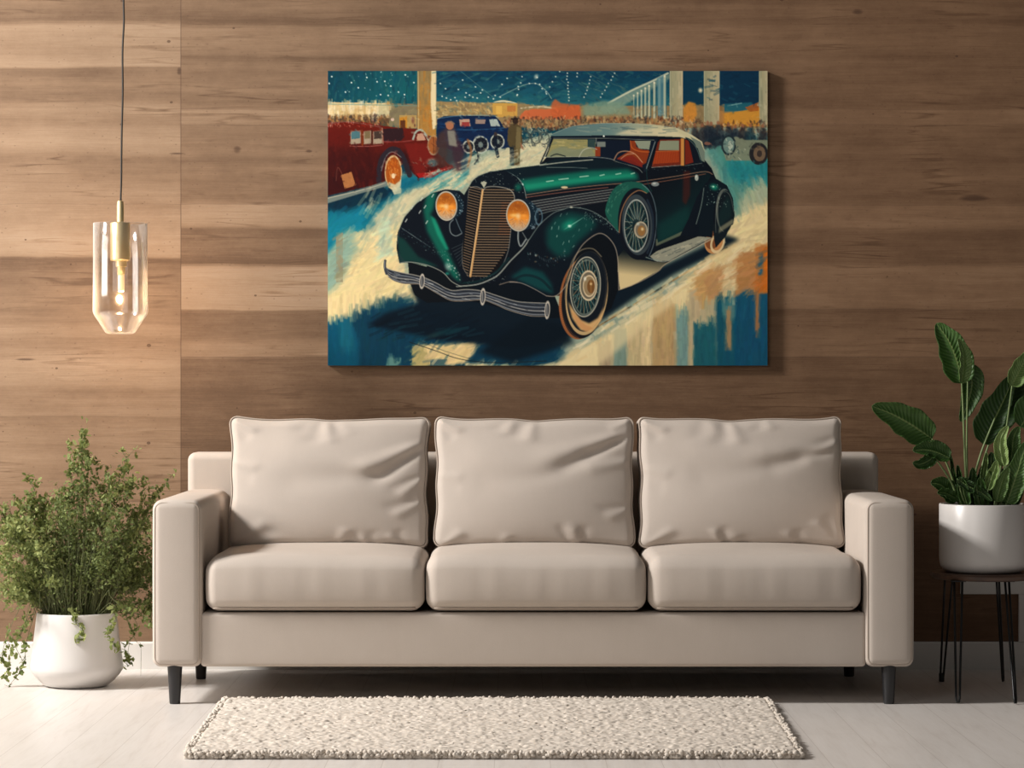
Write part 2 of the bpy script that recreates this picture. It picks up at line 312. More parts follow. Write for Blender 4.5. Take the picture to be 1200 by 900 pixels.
    for i in range(2400):
        x, y = U(386, 897), U(121, 226)
        c = cur[min(s.h-1, int((y-OY)*PS)), min(s.w-1, int((x-OX)*PS))]
        s.stroke(x+U(-1.6, 1.6), y+U(-1.6, 1.6), U(3, 7), U(1.2, 2.6), U(-.8, 2.2), np.clip(c*U(.86, 1.12), 0, 1)*255, .6)
    # ---- car shadow
    s.poly([(480, 335), (500, 340), (560, 345), (660, 370), (725, 335), (800, 300), (850, 275), (866, 280), (830, 300), (790, 320), (740, 350), (700, 378), (650, 400), (600, 408), (560, 402), (520, 398), (470, 388), (430, 380), (452, 366), (490, 355)],
           (2, 20, 34), .97, soft=2.5)
    s.poly([(620, 370), (660, 380), (672, 400), (640, 412), (600, 424), (560, 412)], (2, 18, 30), .9, soft=3)
    for i in range(60): s.stroke(U(440, 560), U(362, 398), U(10, 26), U(2, 4), -.35+U(-.2, .2), [(4, 26, 42), (14, 54, 66), (2, 16, 28)][i % 3], .5)
    s.ell(508, 392, 16, 5, (40, 66, 66), .5, rot=-.3, soft=1); s.ell(524, 388, 24, 7, (8, 66, 74), .45, rot=-.2, soft=1)
    for i in range(60):
        t = U(0, 1); s.stroke(690+t*160, 388-t*98, U(6, 14), U(1, 2.6), -.55, [(90, 62, 34), (34, 40, 36), (196, 160, 104)][i % 3], .6)
    s.line([(480, 400), (510, 410), (540, 420), (580, 424), (640, 422)], .8, (24, 30, 34), .9); s.line([(490, 398), (520, 410), (556, 421)], .5, (40, 50, 50), .7)
    s.poly([(652, 428), (668, 408), (700, 398), (725, 379), (770, 352), (800, 336), (806, 344), (760, 376), (740, 396), (700, 428)], (242, 224, 172), .7, soft=3)
    for i in range(70):
        t = U(0, 1); s.stroke(665+t*190+U(-4, 14), 408-t*130+U(-2, 16), U(10, 26), U(2, 6), -.6+U(-.2, .2), [(244, 228, 178), (232, 206, 150), (250, 236, 196)][i % 3], .6)
    # ================= the green car
    NV = (5, 15, 26)
    body = [(549, 219), (553, 212), (560, 206), (574, 201), (592, 198), (632, 193), (640, 184), (646, 159), (672, 149), (705, 146), (761, 147), (792, 151), (813, 160), (823, 168), (824, 186), (833, 197),
            (838, 209), (850, 217), (857, 230), (859, 250), (858, 262), (840, 275), (782, 307), (726, 339), (700, 345), (650, 346), (600, 335), (560, 336), (535, 336), (500, 318), (500, 300)]
    s.poly(body, NV)
    s.poly([(478, 306), (520, 318), (545, 334), (600, 328), (648, 342), (660, 372), (640, 372), (560, 354), (500, 345)], (3, 14, 24))
    # far tyre and rear wheels
    s.poly([(478, 306), (530, 320), (560, 340), (560, 352), (500, 354), (486, 345), (480, 330)], (6, 14, 22))
    s.ell(836, 284, 11, 13, (198, 140, 86), rot=.3); s.ell(834, 281, 8, 11, (130, 78, 44), rot=.3); s.ell(840, 284, 7, 11, (230, 208, 160), .9, rot=.3, ring=2.2); s.poly([(834, 262), (856, 262), (850, 276), (838, 290), (836, 280)], (14, 26, 34))
    # running board
    s.poly([(761, 300), (770, 293), (800, 283), (818, 276.5), (833, 278), (783, 305), (768, 306)], (150, 152, 134))
    for i in range(40):
        t = U(0, 1); s.stroke(768+t*60, 300-t*19+U(-3, 3), U(3, 9), 1, -.4, [(188, 186, 162), (100, 110, 104), (60, 74, 74), (206, 200, 170)][i % 4], .7)
    s.poly([(764, 296), (800, 281), (808, 270), (815, 272), (812, 277), (770, 293)], (8, 18, 28))
    s.poly([(768, 280), (800, 266), (806, 262), (800, 274), (768, 288)], (120, 124, 98), .8, soft=.6)
    # beige underside panel
    s.poly([(722, 306), (726, 282), (735, 290), (750, 301), (765, 306), (781, 307), (770, 317), (740, 334), (726, 339)], grad((16, 26, 30), (222, 202, 150), (745, 296), (742, 322)))
    s.line([(724.5, 339), (748, 330), (770, 317.5), (782, 307), (833, 280)], 1.2, (190, 170, 140), .95); s.line([(740, 289), (752, 299), (768, 305), (783, 305), (808, 293), (833, 279)], 1, (170, 176, 160), .9)
    # door and body side colours
    s.poly([(762, 206), (826, 199), (832, 206), (824, 222), (812, 252), (800, 270), (770, 284), (768, 250), (762, 226)], grad((5, 14, 24), (6, 40, 44), (770, 215), (806, 262)))
    s.poly([(770, 262), (806, 240), (808, 256), (796, 272), (770, 284)], (10, 72, 66), .45, soft=3)
    s.poly([(800, 200), (808, 200), (808, 228), (803, 240), (799, 236)], (84, 28, 22), .6, soft=1)
    s.poly([(806, 256), (816, 230), (826, 214), (838, 209), (836, 230), (834, 276), (812, 276), (796, 276)], (6, 18, 30))
    # rear fender
    s.poly([(824, 219), (830, 212), (840, 210), (851, 217), (858, 232), (860, 252), (858, 263), (848, 266), (846, 230), (842, 226), (836, 240), (834, 278), (818, 275), (818, 250)], (6, 22, 32))
    s.ell(836, 219, 8, 6, (20, 150, 120), .9, rot=.3, soft=1); s.ell(835, 218.5, 2, 1.6, (200, 250, 226), 1, soft=.8)
    s.ell(848, 246, 10, 25, (96, 104, 98)); s.ell(849.5, 247, 9, 24.5, (12, 24, 32)); s.poly([(842, 266), (858, 256), (859, 261), (841, 273)], (130, 130, 106), .8, soft=.8)
    s.poly([(841, 250), (852, 228), (856, 240), (856, 254), (842, 266)], (16, 44, 46), .7, soft=1.5)
    s.line([(824, 220), (821, 240), (815, 262)], .9, (170, 190, 176), .8); s.line([(838, 272), (838, 250), (842, 232), (848, 224), (855, 230), (859, 248)], .9, (140, 150, 138), .6)
    for i in range(46): s.ell(U(826, 852), 214+abs(U(-1, 1))*30, U(.3, .8), U(.4, 1), (190, 226, 210), U(.4, .9), soft=.8)
    # roof
    s.poly([(643, 158.5), (655, 153), (672, 147.5), (705, 144.5), (740, 144.5), (765, 146), (792, 150), (810, 158), (822, 166), (825, 178), (825, 190), (821, 188), (817, 174), (808, 164), (796, 160.5), (770, 159.5), (705, 158.5), (650, 160)],
           grad((84, 116, 118), (206, 200, 160), (650, 150), (775, 156), (104, 134, 132)))
    s.poly([(735, 152), (765, 150), (790, 154), (806, 161), (796, 160), (770, 158.6), (720, 157.5)], (222, 212, 172), .75, soft=1.2)
    s.poly([(808, 160), (820, 166), (825, 178), (825, 190), (821, 188), (817, 174)], (104, 122, 112), .9)
    for i in range(40): s.stroke(U(680, 790), U(147, 156), U(6, 20), U(.8, 2), .02+U(-.15, .15), [(70, 100, 106), (130, 150, 140), (170, 178, 150)][i % 3], .5)
    s.line([(643, 159), (672, 147.5), (705, 144.5), (765, 146), (795, 151), (822, 167)], .6, (206, 212, 186), .6)
    s.line([(646, 160.5), (705, 160), (770, 162)], 2, (8, 20, 34)); s.ell(707, 159.5, 1, 1, (240, 250, 240))
    # cabin seen through windscreen
    s.poly([(648, 163), (766, 165), (756, 198), (722, 188), (683, 184), (638, 184)], (8, 22, 40))
    s.poly([(648, 163), (697, 163.5), (698, 183), (640, 184)], (150, 146, 96))
    for i in range(50): s.stroke(U(646, 694), U(164, 182), U(4, 10), 1.5, U(-.2, .2), [(176, 166, 100), (120, 124, 88), (206, 190, 130), (110, 128, 110)][i % 4], .6)
    s.poly([(688, 163), (697, 163), (697, 175), (688, 172)], (34, 60, 66), .9); s.poly([(646, 176), (656, 172), (675, 175), (690, 172), (698, 183), (640, 184)], (128, 138, 112), .8, soft=.7)
    s.poly([(697, 172), (703, 172), (703, 183), (697, 183)], (140, 58, 30)); s.poly([(699, 166), (709, 166), (709, 172), (699, 172)], (120, 130, 124)); s.line([(698, 162), (698, 168)], 1.2, (140, 150, 140))
    s.poly([(738, 165), (744, 165), (745, 172), (751, 175), (760, 176), (758, 190), (750, 194), (740, 188), (722, 186), (738, 176)], (138, 56, 24))
    s.poly([(743, 165), (762, 165), (760, 175), (748, 174)], (150, 160, 138), .95); s.line([(738, 165), (740, 173), (748, 177), (760, 178)], 1.4, (206, 104, 44), .9)
    s.poly([(722, 186), (740, 182), (752, 190), (752, 196)], (128, 36, 26), .9)
    s.line([(678, 184), (683, 176), (692, 173), (699, 175)], 1, (206, 206, 186), .95); s.line([(645, 183), (652, 180.5), (662, 183)], 1.2, (20, 30, 36))
    s.line([(719, 187), (724, 179), (733, 177), (743, 180), (752, 190)], 1.3, (214, 160, 120), .95); s.line([(727, 186), (734, 181), (742, 180)], .8, (222, 190, 160), .9)
    # windscreen frame
    s.line([(646, 160), (640, 176), (633, 191)], 1.8, (16, 30, 42), 1, smooth=False); s.line([(645, 162), (638, 184)], .6, (196, 206, 190), .9, smooth=False)
    s.line([(648, 162), (705, 162), (766, 164)], .7, (176, 190, 180), .8); s.line([(768, 164), (760, 184), (755, 200)], 3, (14, 28, 42), 1, smooth=False); s.line([(767, 166), (757, 197)], .8, (206, 222, 216), .85, smooth=False)
    s.line([(636, 184), (683, 183.5), (712, 185.5), (724, 190), (745, 196), (752, 202)], .8, (190, 200, 186), .8)
    # side window
    s.poly([(770, 167), (773, 163.5), (797, 163), (797, 193), (763, 195.5)], (110, 38, 22)); s.poly([(773, 165), (795, 164.5), (795, 176), (771, 176)], (140, 148, 122))
    s.poly([(768, 178), (795, 177), (795, 190), (764, 192)], (164, 64, 26), .95)
    for k in range(10): s.line([(769+k*2.8, 178), (767+k*2.8, 191)], .5, (140, 44, 18), .7, smooth=False)
    s.line([(768, 177.5), (795, 176.5)], 1, (230, 130, 60), .8, smooth=False)
    s.poly([(797, 162), (801, 162.5), (801, 194), (797, 194)], (206, 140, 70)); s.poly([(802, 163), (806, 165), (812, 190), (802, 193)], (118, 36, 22))
    s.poly([(806, 164), (813, 171), (820, 190), (812, 191)], (8, 18, 32)); s.line([(803, 161.5), (811, 166), (817, 178), (821, 190)], 1.5, (12, 40, 48)); s.line([(806, 163), (815, 173), (820, 187)], .6, (150, 170, 160), .8)
    s.line([(763, 196), (797, 193.5)], .8, (214, 190, 170), .9, smooth=False); s.line([(802, 194), (822, 191)], .7, (180, 190, 176), .7, smooth=False)
    # hood
    hood = [(574, 201), (592, 198.5), (632, 193.5), (650, 186), (683, 185), (712, 187), (735, 193), (748, 203), (750, 212), (700, 217), (660, 222), (617, 228), (612, 214), (600, 205)]
    s.poly(hood, (6, 26, 36))
    s.poly([(608, 211), (640, 206), (690, 200), (735, 198), (746, 204), (747, 210), (700, 214), (650, 220), (616, 225)], (10, 112, 92), .95, soft=2, clip=hood)
    s.poly([(614, 216), (650, 211.5), (700, 206), (742, 203), (742, 207), (700, 211), (650, 217), (616, 222)], (26, 156, 122), .7, soft=1.6, clip=hood)
    for x, y, l in [(644, 212, 8), (660, 209.5, 11), (684, 206.5, 10), (724, 203.5, 6), (705, 205, 5), (741, 203, 4)]: s.line([(x-l/2, y+.6), (x+l/2, y-.6)], 1.3, (200, 240, 214), .95, smooth=False)
    s.line([(574, 200.5), (592, 198), (632, 193), (640, 191)], .8, (190, 206, 180), .85)
    s.line([(632, 193.5), (660, 190), (694, 187)], 1.4, (206, 210, 190), .9); s.line([(640, 196), (668, 196), (688, 197)], .7, (170, 190, 180), .7); s.ell(661, 219.3, 4, 1.3, (226, 206, 160), .95)
    s.line([(592, 200), (606, 208), (613, 218), (616.5, 232)], .9, (190, 210, 200), .85); s.ell(612, 216, 1.8, 2.4, (210, 244, 236), 1, soft=.8)
    # shell over grille
    s.poly([(549, 219), (553, 212), (561, 205.5), (574, 200.5), (592, 199.5), (605, 207), (613, 218), (616, 232), (606, 236), (602, 228), (594, 221), (570, 218), (565, 222)], (5, 18, 30))
    s.ell(607, 219, 7, 8, (14, 112, 92), .8, rot=.5, soft=1)
    for i in range(60): s.ell(U(556, 614), U(202, 226), U(.3, .9), U(.3, .9), (206, 226, 214), U(.4, 1), soft=.8)
    s.line([(549, 219), (556, 209), (572, 201.5), (584, 200)], .7, (140, 160, 150), .8)
    # upper trim lines and louvres
    s.line([(617, 228), (660, 221.5), (700, 217), (745, 213), (790, 206.5), (824, 201), (834, 204)], 1, (184, 140, 110), .9); s.line([(616, 231), (660, 225), (712, 219.5)], .9, (150, 96, 80), .8)
    s.line([(752, 216), (790, 210), (826, 203.5)], 1, (176, 110, 80), .8)
    for k in range(5): s.line([(622, 236+k*3.1), (660, 230+k*3), (718-k*1.5, 221.5+k*3.2)], 1, (168, 172, 164), .9); s.line([(622, 237.3+k*3.1), (660, 231.3+k*3), (716-k*1.5, 223+k*3.2)], .6, (60, 50, 56), .9)
    s.line([(628, 252), (650, 246), (680, 243)], 1, (150, 160, 150), .8)
    # grille
    gl = [(550, 222), (553, 219.5), (564, 221), (549, 320), (542.5, 312), (542, 290)]
    gr = [(565.5, 223), (570, 219.5), (582, 219.5), (595, 222), (601, 227), (602, 240), (598, 268), (594, 294), (584, 315), (568, 323.5), (550, 324)]
    s.poly(gl, (14, 14, 18)); s.poly(gr, (14, 14, 18))
    for k in range(34):
        y = 222+k*3.05
        cx = 565-(y-222)*.153
        lx = 550-(y-220)*.085
        s_l = [(lx, y-3.5+k*.02), (cx-1.5, y)]
        b = s.box(540, y-6, 566, y+3)
        s.line(s_l, 1.05, (156, 132, 104), .95, smooth=False)
        rx = 601.5-(max(0, y-240))*.11
        if y > 290: rx = 595-(y-290)*.72
        s.line([(cx+2, y), (rx, y+.3)], 1.15, (172, 146, 114), .95, smooth=False)
        if y > 235 and y < 275: s.line([(rx-14, y), (rx, y+.3)], 1, (206, 110, 60), .35, smooth=False)
    s.line([(565.5, 222), (560, 262), (551, 323)], 2.4, (206, 160, 104), 1); s.line([(565, 224), (559.5, 262), (550.5, 322)], .8, (240, 210, 160), .9)
    s.line([(566, 223), (570, 219), (582, 218.5), (596, 221.5), (602, 228), (602.5, 236)], 1.1, (190, 184, 166), .95); s.line([(551, 219.5), (558, 218.5), (565, 221.5)], 1, (176, 166, 150), .9)
    s.line([(602.5, 236), (598.5, 268), (595, 294), (585, 315.5), (569, 324.5)], 1, (140, 140, 134), .9); s.line([(549.5, 221), (545, 256), (541.5, 290), (542.5, 312), (549, 323)], .9, (100, 96, 90), .9)
    s.poly([(563, 214), (567, 212), (570.5, 213.5), (567, 220)], (176, 180, 160))
    # valance between grille and fenders
    s.line([(535, 335), (557, 333), (572, 328), (584, 321), (598, 305), (612, 291), (620, 280)], 1.5, (150, 158, 150), .9); s.line([(540, 331), (560, 329), (580, 319), (596, 302)], 2.6, (8, 40, 44), .8)
    for i in range(40): s.ell(U(546, 596), U(322, 332), .6, .6, (190, 206, 200), U(.3, .8), soft=.8)
    # left fender
    lf = [(468, 308), (464.5, 290), (466, 272), (474, 254), (488, 238), (506, 226), (522, 221.5), (538, 223), (548, 232), (545, 262), (541, 292), (541, 312), (549, 326), (536, 335), (528, 328), (519, 319), (501, 311), (482, 307)]
    s.poly(lf, (6, 16, 28), smooth=False)
    s.poly([(500, 226), (512, 224), (508, 244), (504, 252), (512, 262), (522, 288), (536, 318), (540, 331), (530, 324), (516, 300), (500, 270), (496, 246)], (12, 110, 90), .85, soft=2, clip=lf)
    s.poly([(504, 252), (510, 256), (517, 272), (526, 292), (522, 292), (512, 274)], (26, 160, 126), .8, soft=1.2, clip=lf)
    s.poly([(466, 276), (474, 280), (490, 300), (515, 312), (500, 311), (482, 306), (468, 308)], (14, 66, 60), .8, soft=1.5, clip=lf)
    s.poly([(466, 292), (470, 300), (476, 306), (468, 308)], (30, 56, 60), .8)
    for i in range(110):
        t = U(0, 1); x = 470+t*60; s.ell(x, 270+t*34+U(-7, 7), U(.4, 1.3), U(.3, .7), [(190, 214, 206), (60, 120, 112), (20, 60, 66)][i % 3], U(.2, .7), soft=.8)
    for i in range(16):
        t = i/15; x = 470+t*30; s.line([(x, 266+t*20), (x+2.6, 267+t*20+1.4)], .8, (180, 200, 196), U(.1, .55), smooth=False)
    for x, y, a in [(492, 248, -1), (476, 258, -1), (500, 260, -1), (494, 233, -.8), (483, 243, -.9), (507, 229, 0), (498, 242, -.9)]: s.line([(x-1, y+1.6), (x+1, y-1.6)], 1.2, (230, 238, 230), .95, smooth=False)
    for i in range(24):
        t = U(0, 1); s.ell(520+t*20+U(-2, 2), 300+t*26+U(-4, 4), U(.6, 1.6), U(.5, 1.2), (206, 224, 216), U(.4, .95), soft=.8)
    s.ell(525, 312, 6, 8, (170, 200, 190), .7, rot=-.5, soft=1); s.ell(524, 320, 4, 3, (30, 150, 130), .8, soft=1)
    s.line([(468, 308), (480, 306.5), (500, 310), (518, 318), (529, 329), (540, 335)], 1.1, (180, 184, 168), .95)
    s.line([(466, 285), (470, 262), (482, 244), (500, 229), (520, 222), (540, 224)], .7, (110, 140, 140), .7)
    # ribbed panel between fender and grille
    for k in range(7): s.line([(529+k*1.6, 291+k*3.4), (542, 285+k*3.4)], .6, (110, 120, 120), .7, smooth=False)
    s.line([(531, 257), (527, 262), (528, 272), (534, 276), (541, 273)], 1.3, (150, 164, 166), .9); s.line([(534, 256), (538, 266), (541, 272)], 1.2, (110, 130, 140), .9)
    # headlights
    for cx, cy, rx, ry, bx in [(523, 241, 12.5, 17, 10), (607, 252, 14, 18.5, 13)]:
        s.ell(cx+bx*.55, cy-1, rx*1.05, ry*.98, (16, 32, 46)); s.ell(cx+bx, cy, rx*.8, ry*.8, (14, 34, 48))
        for i in range(34):
            a = U(-1.2, 1.2); q = U(.8, 1.15); s.ell(cx+bx*.6+rx*q*np.cos(a), cy+ry*q*.85*np.sin(a), U(.4, 1.3), U(.4, 1.2), (150, 180, 190), U(.3, .9), soft=.8)
        s.ell(cx, cy, rx, ry, (150, 142, 122), rot=-.06); s.ell(cx, cy, rx-1.3, ry-1.5, grad((176, 98, 30), (196, 170, 140), (cx, cy-ry*.4), (cx, cy+ry*.8), (244, 150, 50)), rot=-.06)
        s.ell(cx-rx*.35, cy, rx*.6, 3.6, (255, 200, 110), .95, soft=1); s.ell(cx+rx*.45, cy+.5, rx*.45, 3.4, (255, 170, 70), .8, soft=1); s.ell(cx, cy+1, 4.5, 6, (255, 226, 170), .75, soft=1)
        s.ell(cx-1, cy-ry*.6, rx*.55, 3.4, (150, 76, 26), .7, soft=1)
        for i in range(34):
            a = U(.3, 2.8); q = U(.35, .88); s.stroke(cx+rx*q*np.cos(a), cy+ry*q*np.sin(a), U(2, 5), .8, a, [(226, 206, 180), (176, 130, 90), (150, 90, 50)][i % 3], .6)
        for i in range(20):
            a = U(3.4, 6.1); q = U(.3, .85); s.stroke(cx+rx*q*np.cos(a), cy+ry*q*np.sin(a), U(2, 4), .8, a, [(222, 150, 70), (140, 74, 26)][i % 2], .6)
        s.ell(cx, cy, rx-.3, ry-.3, (210, 204, 186), .9, rot=-.06, ring=.9)
    s.line([(607, 271), (607, 281), (610, 288), (616, 280)], 1.6, (150, 160, 160), .9); s.line([(612, 272), (617, 280), (622, 284)], 1.2, (130, 140, 140), .9)
    s.ell(631, 254, 4, 9, (90, 120, 136), .8, ring=1.2); s.ell(625, 266, 3, 3, (150, 170, 180), .7, soft=.9)
    # right front fender
    rf = [(597, 330), (585, 333), (600, 316), (612, 296), (620, 280), (632, 263), (647, 250), (656, 246), (669, 242.5), (684, 244), (704, 253), (720, 267), (735.5, 287), (755, 301), (770, 306), (750, 304), (730, 292),
          (724, 300), (715, 282), (702, 273), (690, 277), (682, 286), (674, 302), (669, 322), (664, 332), (652, 345), (642, 346), (623, 337), (610, 331)]
    s.poly(rf, (5, 18, 30))
    s.poly([(640, 268), (650, 254), (668, 248), (688, 252), (700, 262), (690, 272), (676, 284), (666, 300), (652, 300), (640, 288)], (8, 78, 72), .8, soft=3.5, clip=rf)
    s.ell(666, 263, 15, 9, (18, 150, 120), .85, rot=-.5, soft=1); s.ell(667, 264.5, 3.4, 2.6, (226, 255, 240), 1, soft=.9); s.line([(660, 269), (684, 254)], 1, (170, 240, 214), .8, smooth=False, taper=True)
    s.poly([(598, 324), (615, 312), (636, 318), (646, 332), (648, 344), (630, 338), (612, 330)], (10, 78, 78), .75, soft=2, clip=rf)
    s.poly([(618, 282), (632, 276), (640, 290), (632, 304), (620, 304), (612, 298)], (4, 16, 28), .9, soft=1.5, clip=rf)
    s.line([(597, 330), (614, 322), (632, 326), (645, 338)], 3, (6, 26, 36), .6)
    for i in range(46):
        t = U(0, 1); x = 618+t*44; y = 296+np.sin(t*3.1)*9+U(-6, 7)
        s.ell(x, y, U(.5, 2), U(.6, 2.2), [(150, 170, 170), (60, 96, 96), (120, 84, 54), (10, 30, 38)][i % 4], U(.3, .8), soft=.9)
    for i in range(14):
        t = i/13; a = .2+t*1.5; s.line([(626+t*34, 295+np.sin(t*3.1)*9), (627+t*34, 298+np.sin(t*3.1)*9)], .8, (170, 190, 188), U(.1, .5), smooth=False)
    for x, y in [(650, 261), (654, 267), (646, 267), (652, 276), (664, 250), (657, 252), (672, 276), (678, 269), (686, 264), (694, 260), (666, 282), (672, 288), (692, 268), (660, 285)]: s.line([(x-.6+U(-1, 1), y+1.4), (x+.6, y-1.4+U(-1, .6))], U(.5, 1), (190, 226, 212), U(.3, .9), smooth=False)
    for i in range(120):
        t = U(0, 1); x = 684+t*50; y = 248+t*t*34+U(0, 9)-t*2
        s.ell(x, y, U(.3, .8), U(.3, .8), (176, 214, 202), U(.3, .9), soft=.8)
    s.line([(620, 280), (632, 263), (647, 250), (658, 245.5), (670, 242.5), (690, 246), (708, 256), (722, 269)], 1, (150, 168, 160), .8); s.ell(669, 242.5, 3, 1.6, (206, 210, 190), .9, soft=.8)
    s.line([(722, 268), (736, 287), (755, 300), (772, 305)], 1, (120, 150, 150), .8)
    # spare wheel
    s.poly([(709, 250), (711, 236), (718, 222), (728, 214.5), (740, 212.5), (752, 215), (760, 224), (748, 230), (736, 240), (729, 252), (725, 270), (716, 262)], (24, 88, 76), smooth=True)
    for i in range(90):
        a = U(2.9, 4.9); q = U(.98, 1.25); s.stroke(742+30*q*np.cos(a)*.9, 252+34*q*np.sin(a)*.95, U(2, 4), .8, a+1.3, [(70, 150, 126), (16, 70, 62), (110, 170, 140)][i % 3], .5) if 742+30*q*np.cos(a)*.9 < 735 else None
    s.ell(746, 262, 22.5, 42, (8, 16, 28), rot=-.05); s.ell(746, 262, 22.5, 42, (190, 130, 84), .0, ring=1)
    s.line([(725, 272), (727, 250), (735, 232), (747, 223), (757, 226)], 1.2, (196, 140, 94), .95); s.line([(752, 216), (762, 226), (768, 246), (768, 268), (765, 286), (760, 300)], 1, (130, 150, 160), .85)
    s.ell(746, 263, 16.5, 33, (60, 72, 78), .9, rot=-.05, ring=2.4); s.ell(745, 264, 14, 30, (14, 36, 42)); s.ell(745, 264, 14, 30, (176, 184, 176), .9, ring=1)
    def spokes(cx, cy, hx, hy, rx, ry, n, cols):
        for k in range(n):
            a = k*2*np.pi/n; a2 = a+(.35 if k % 2 else -.35)
            s.line([(cx+hx*np.cos(a), cy+hy*np.sin(a)), (cx+(rx-.5)*np.cos(a2)-(hx*.15), cy+(ry-.5)*np.sin(a2))], .7, cols[k % len(cols)], .85, smooth=False)
    spokes(745, 265, 5, 9, 13.5, 29.5, 34, [(206, 206, 184), (90, 130, 126), (176, 170, 140), (60, 110, 104)])
    s.ell(745, 252, 8, 12, (120, 130, 126), .3, soft=1)
    s.ell(750, 269, 8, 10, (120, 112, 96)); s.ell(750.5, 269, 7, 9, (196, 186, 160), .9, ring=1.2); s.ell(751, 270, 4.5, 6, (150, 110, 62)); s.ell(752, 268, 2.6, 3, (236, 214, 160), .9, soft=.9); s.ell(747, 262, 3, 3, (190, 206, 196), .8, soft=.9)
    s.line([(758, 234), (764, 252), (764, 276), (758, 296)], 2.4, (40, 56, 72), .6)
    # front wheel
    s.poly([(655, 340), (662, 330), (668, 318), (673, 302), (683, 285), (702, 274), (716, 283), (723, 300), (724, 338), (716, 360), (700, 372), (680, 396), (664, 390), (656, 372)], (4, 12, 20))
    s.ell(681, 349, 26, 48, (150, 92, 54), rot=.12); s.ell(684, 348, 26, 48, (20, 22, 28), rot=.12)
    for k in range(30):
        a = 1.75+k*.05; s.line([(682+24*np.cos(a)*1.06, 348+47*np.sin(a)), (682+27*np.cos(a)*1.06, 348+47*np.sin(a)+1)], .6, (206, 130, 80), .7, smooth=False)
    s.ell(687, 343, 24.5, 49, (196, 168, 120), rot=.1); s.ell(687.5, 341, 23.5, 47, (30, 34, 40), rot=.1); s.ell(686.5, 340, 22, 46, (12, 22, 32), rot=.1)
    s.poly([(665, 352), (670, 372), (680, 386), (692, 388), (704, 374), (710, 352), (712, 336), (708, 358), (700, 372), (690, 378), (680, 374), (670, 360)], (226, 182, 120), .95, soft=1)
    s.poly([(668, 362), (676, 380), (686, 388), (696, 384), (686, 380), (676, 370)], (206, 150, 96), .8, soft=.8)
    s.line([(662, 350), (663, 330), (670, 306), (680, 293), (694, 291), (704, 300)], 1.4, (120, 112, 92), .8)
    s.ell(685.5, 335.5, 18, 35.5, (176, 176, 160), rot=.07); s.ell(685.5, 335.5, 16.8, 34, (14, 34, 40), rot=.07); s.ell(686, 336, 15.4, 32, (110, 120, 112), .8, rot=.07, ring=1.2)
    spokes(686, 335, 7, 12, 15.5, 32, 44, [(190, 196, 176), (60, 120, 118), (206, 176, 130), (40, 90, 94)])
    for i in range(40): s.stroke(U(672, 684), U(312, 356), U(3, 8), .9, U(0, 3), [(60, 140, 140), (150, 170, 156), (30, 70, 78)][i % 3], .5)
    s.ell(689, 334, 10.5, 17.5, (110, 104, 88)); s.ell(689, 334, 9.8, 16.8, (216, 200, 166), .95, ring=1.3); s.ell(690, 334.5, 7, 12, (150, 130, 96)); s.ell(690, 334.5, 7, 12, (226, 206, 170), .9, ring=1)
    s.ell(692, 335, 4.5, 8, (120, 82, 44)); s.ell(692, 332, 2.2, 2.6, (250, 220, 160), .95, soft=.9); s.ell(685, 326, 2.6, 4, (240, 240, 220), .9, soft=.9); s.line([(692, 328), (692, 342)], .8, (206, 150, 80), .8, smooth=False)
    s.line([(640, 346), (652, 345.5), (664, 332), (669, 318), (673, 302), (684, 284.5), (702, 273), (716, 282), (723, 300), (724.5, 338)], 1.3, (170, 156, 138), .95)
    s.line([(597, 330), (610, 331), (624, 337), (640, 346)], 1.1, (160, 150, 140), .95); s.line([(585, 333), (597, 329.5), (606, 330)], 1, (170, 150, 130), .9)
    # bumper
    top = [(451, 306), (452, 312), (457, 315), (468, 318), (493, 323), (510, 330), (528, 339), (546, 338), (565, 340), (584, 346), (605, 352), (624, 353.5), (640, 354)]
    bot = [(640, 370), (620, 369.5), (596, 363), (580, 356), (565, 351), (546, 352), (528, 351.5), (510, 342), (493, 333), (473, 332), (459, 327), (452, 319)]
    s.poly(spl(top, False)+spl(bot, False), (52, 60, 70))
    T = np.array(spl(top, False, 6)); B = np.array(spl(bot[::-1], False, 6)); n = 60
    ti = lambda A, t: A[int(t*(len(A)-1))]
    for q, c, w in [(.03, (190, 186, 172), 1.1), (.2, (30, 36, 44), 1), (.34, (140, 148, 158), 1.3), (.48, (40, 44, 54), .9), (.6, (186, 186, 180), 1.3), (.74, (22, 26, 34), 1), (.86, (150, 156, 160), 1.3), (.98, (196, 176, 150), .8)]:
        s.line([tuple(ti(T, k/n)*(1-q)+ti(B, k/n)*q) for k in range(n+1)], w, c, .9, smooth=False)
    for i in range(60):
        t = U(0, 1); q = U(.1, .9); p = ti(T, t)*(1-q)+ti(B, t)*q; s.stroke(p[0], p[1], U(3, 8), .8, .25, [(226, 230, 226), (90, 104, 120), (20, 24, 32)][i % 3], .6)
    s.line([(451.5, 305), (451, 312), (453, 320)], 3, (60, 66, 76), 1); s.line([(450.6, 305.5), (450.4, 314)], .9, (170, 176, 180), .9)
    for x, y, h in [(494.5, 329, 8), (565.6, 347, 9), (641, 362.5, 9.5)]:
        s.ell(x, y, 2.9, h, (70, 74, 80), rot=.06); s.ell(x, y, 2.7, h-.2, (206, 200, 186), .9, rot=.06, ring=.9); s.line([(x-.6, y-h*.6), (x-.4, y+h*.6)], .8, (220, 220, 210), .8, smooth=False)
    # door furniture
    s.ell(767, 215.5, 4.6, 2.6, (130, 140, 140)); s.ell(766, 214.8, 3, 1.3, (220, 224, 214), .9, soft=.8); s.ell(815.5, 208, 2.2, 3.6, (170, 180, 170)); s.ell(815, 206.5, 1.2, 1.6, (236, 240, 226), .9, soft=.8)
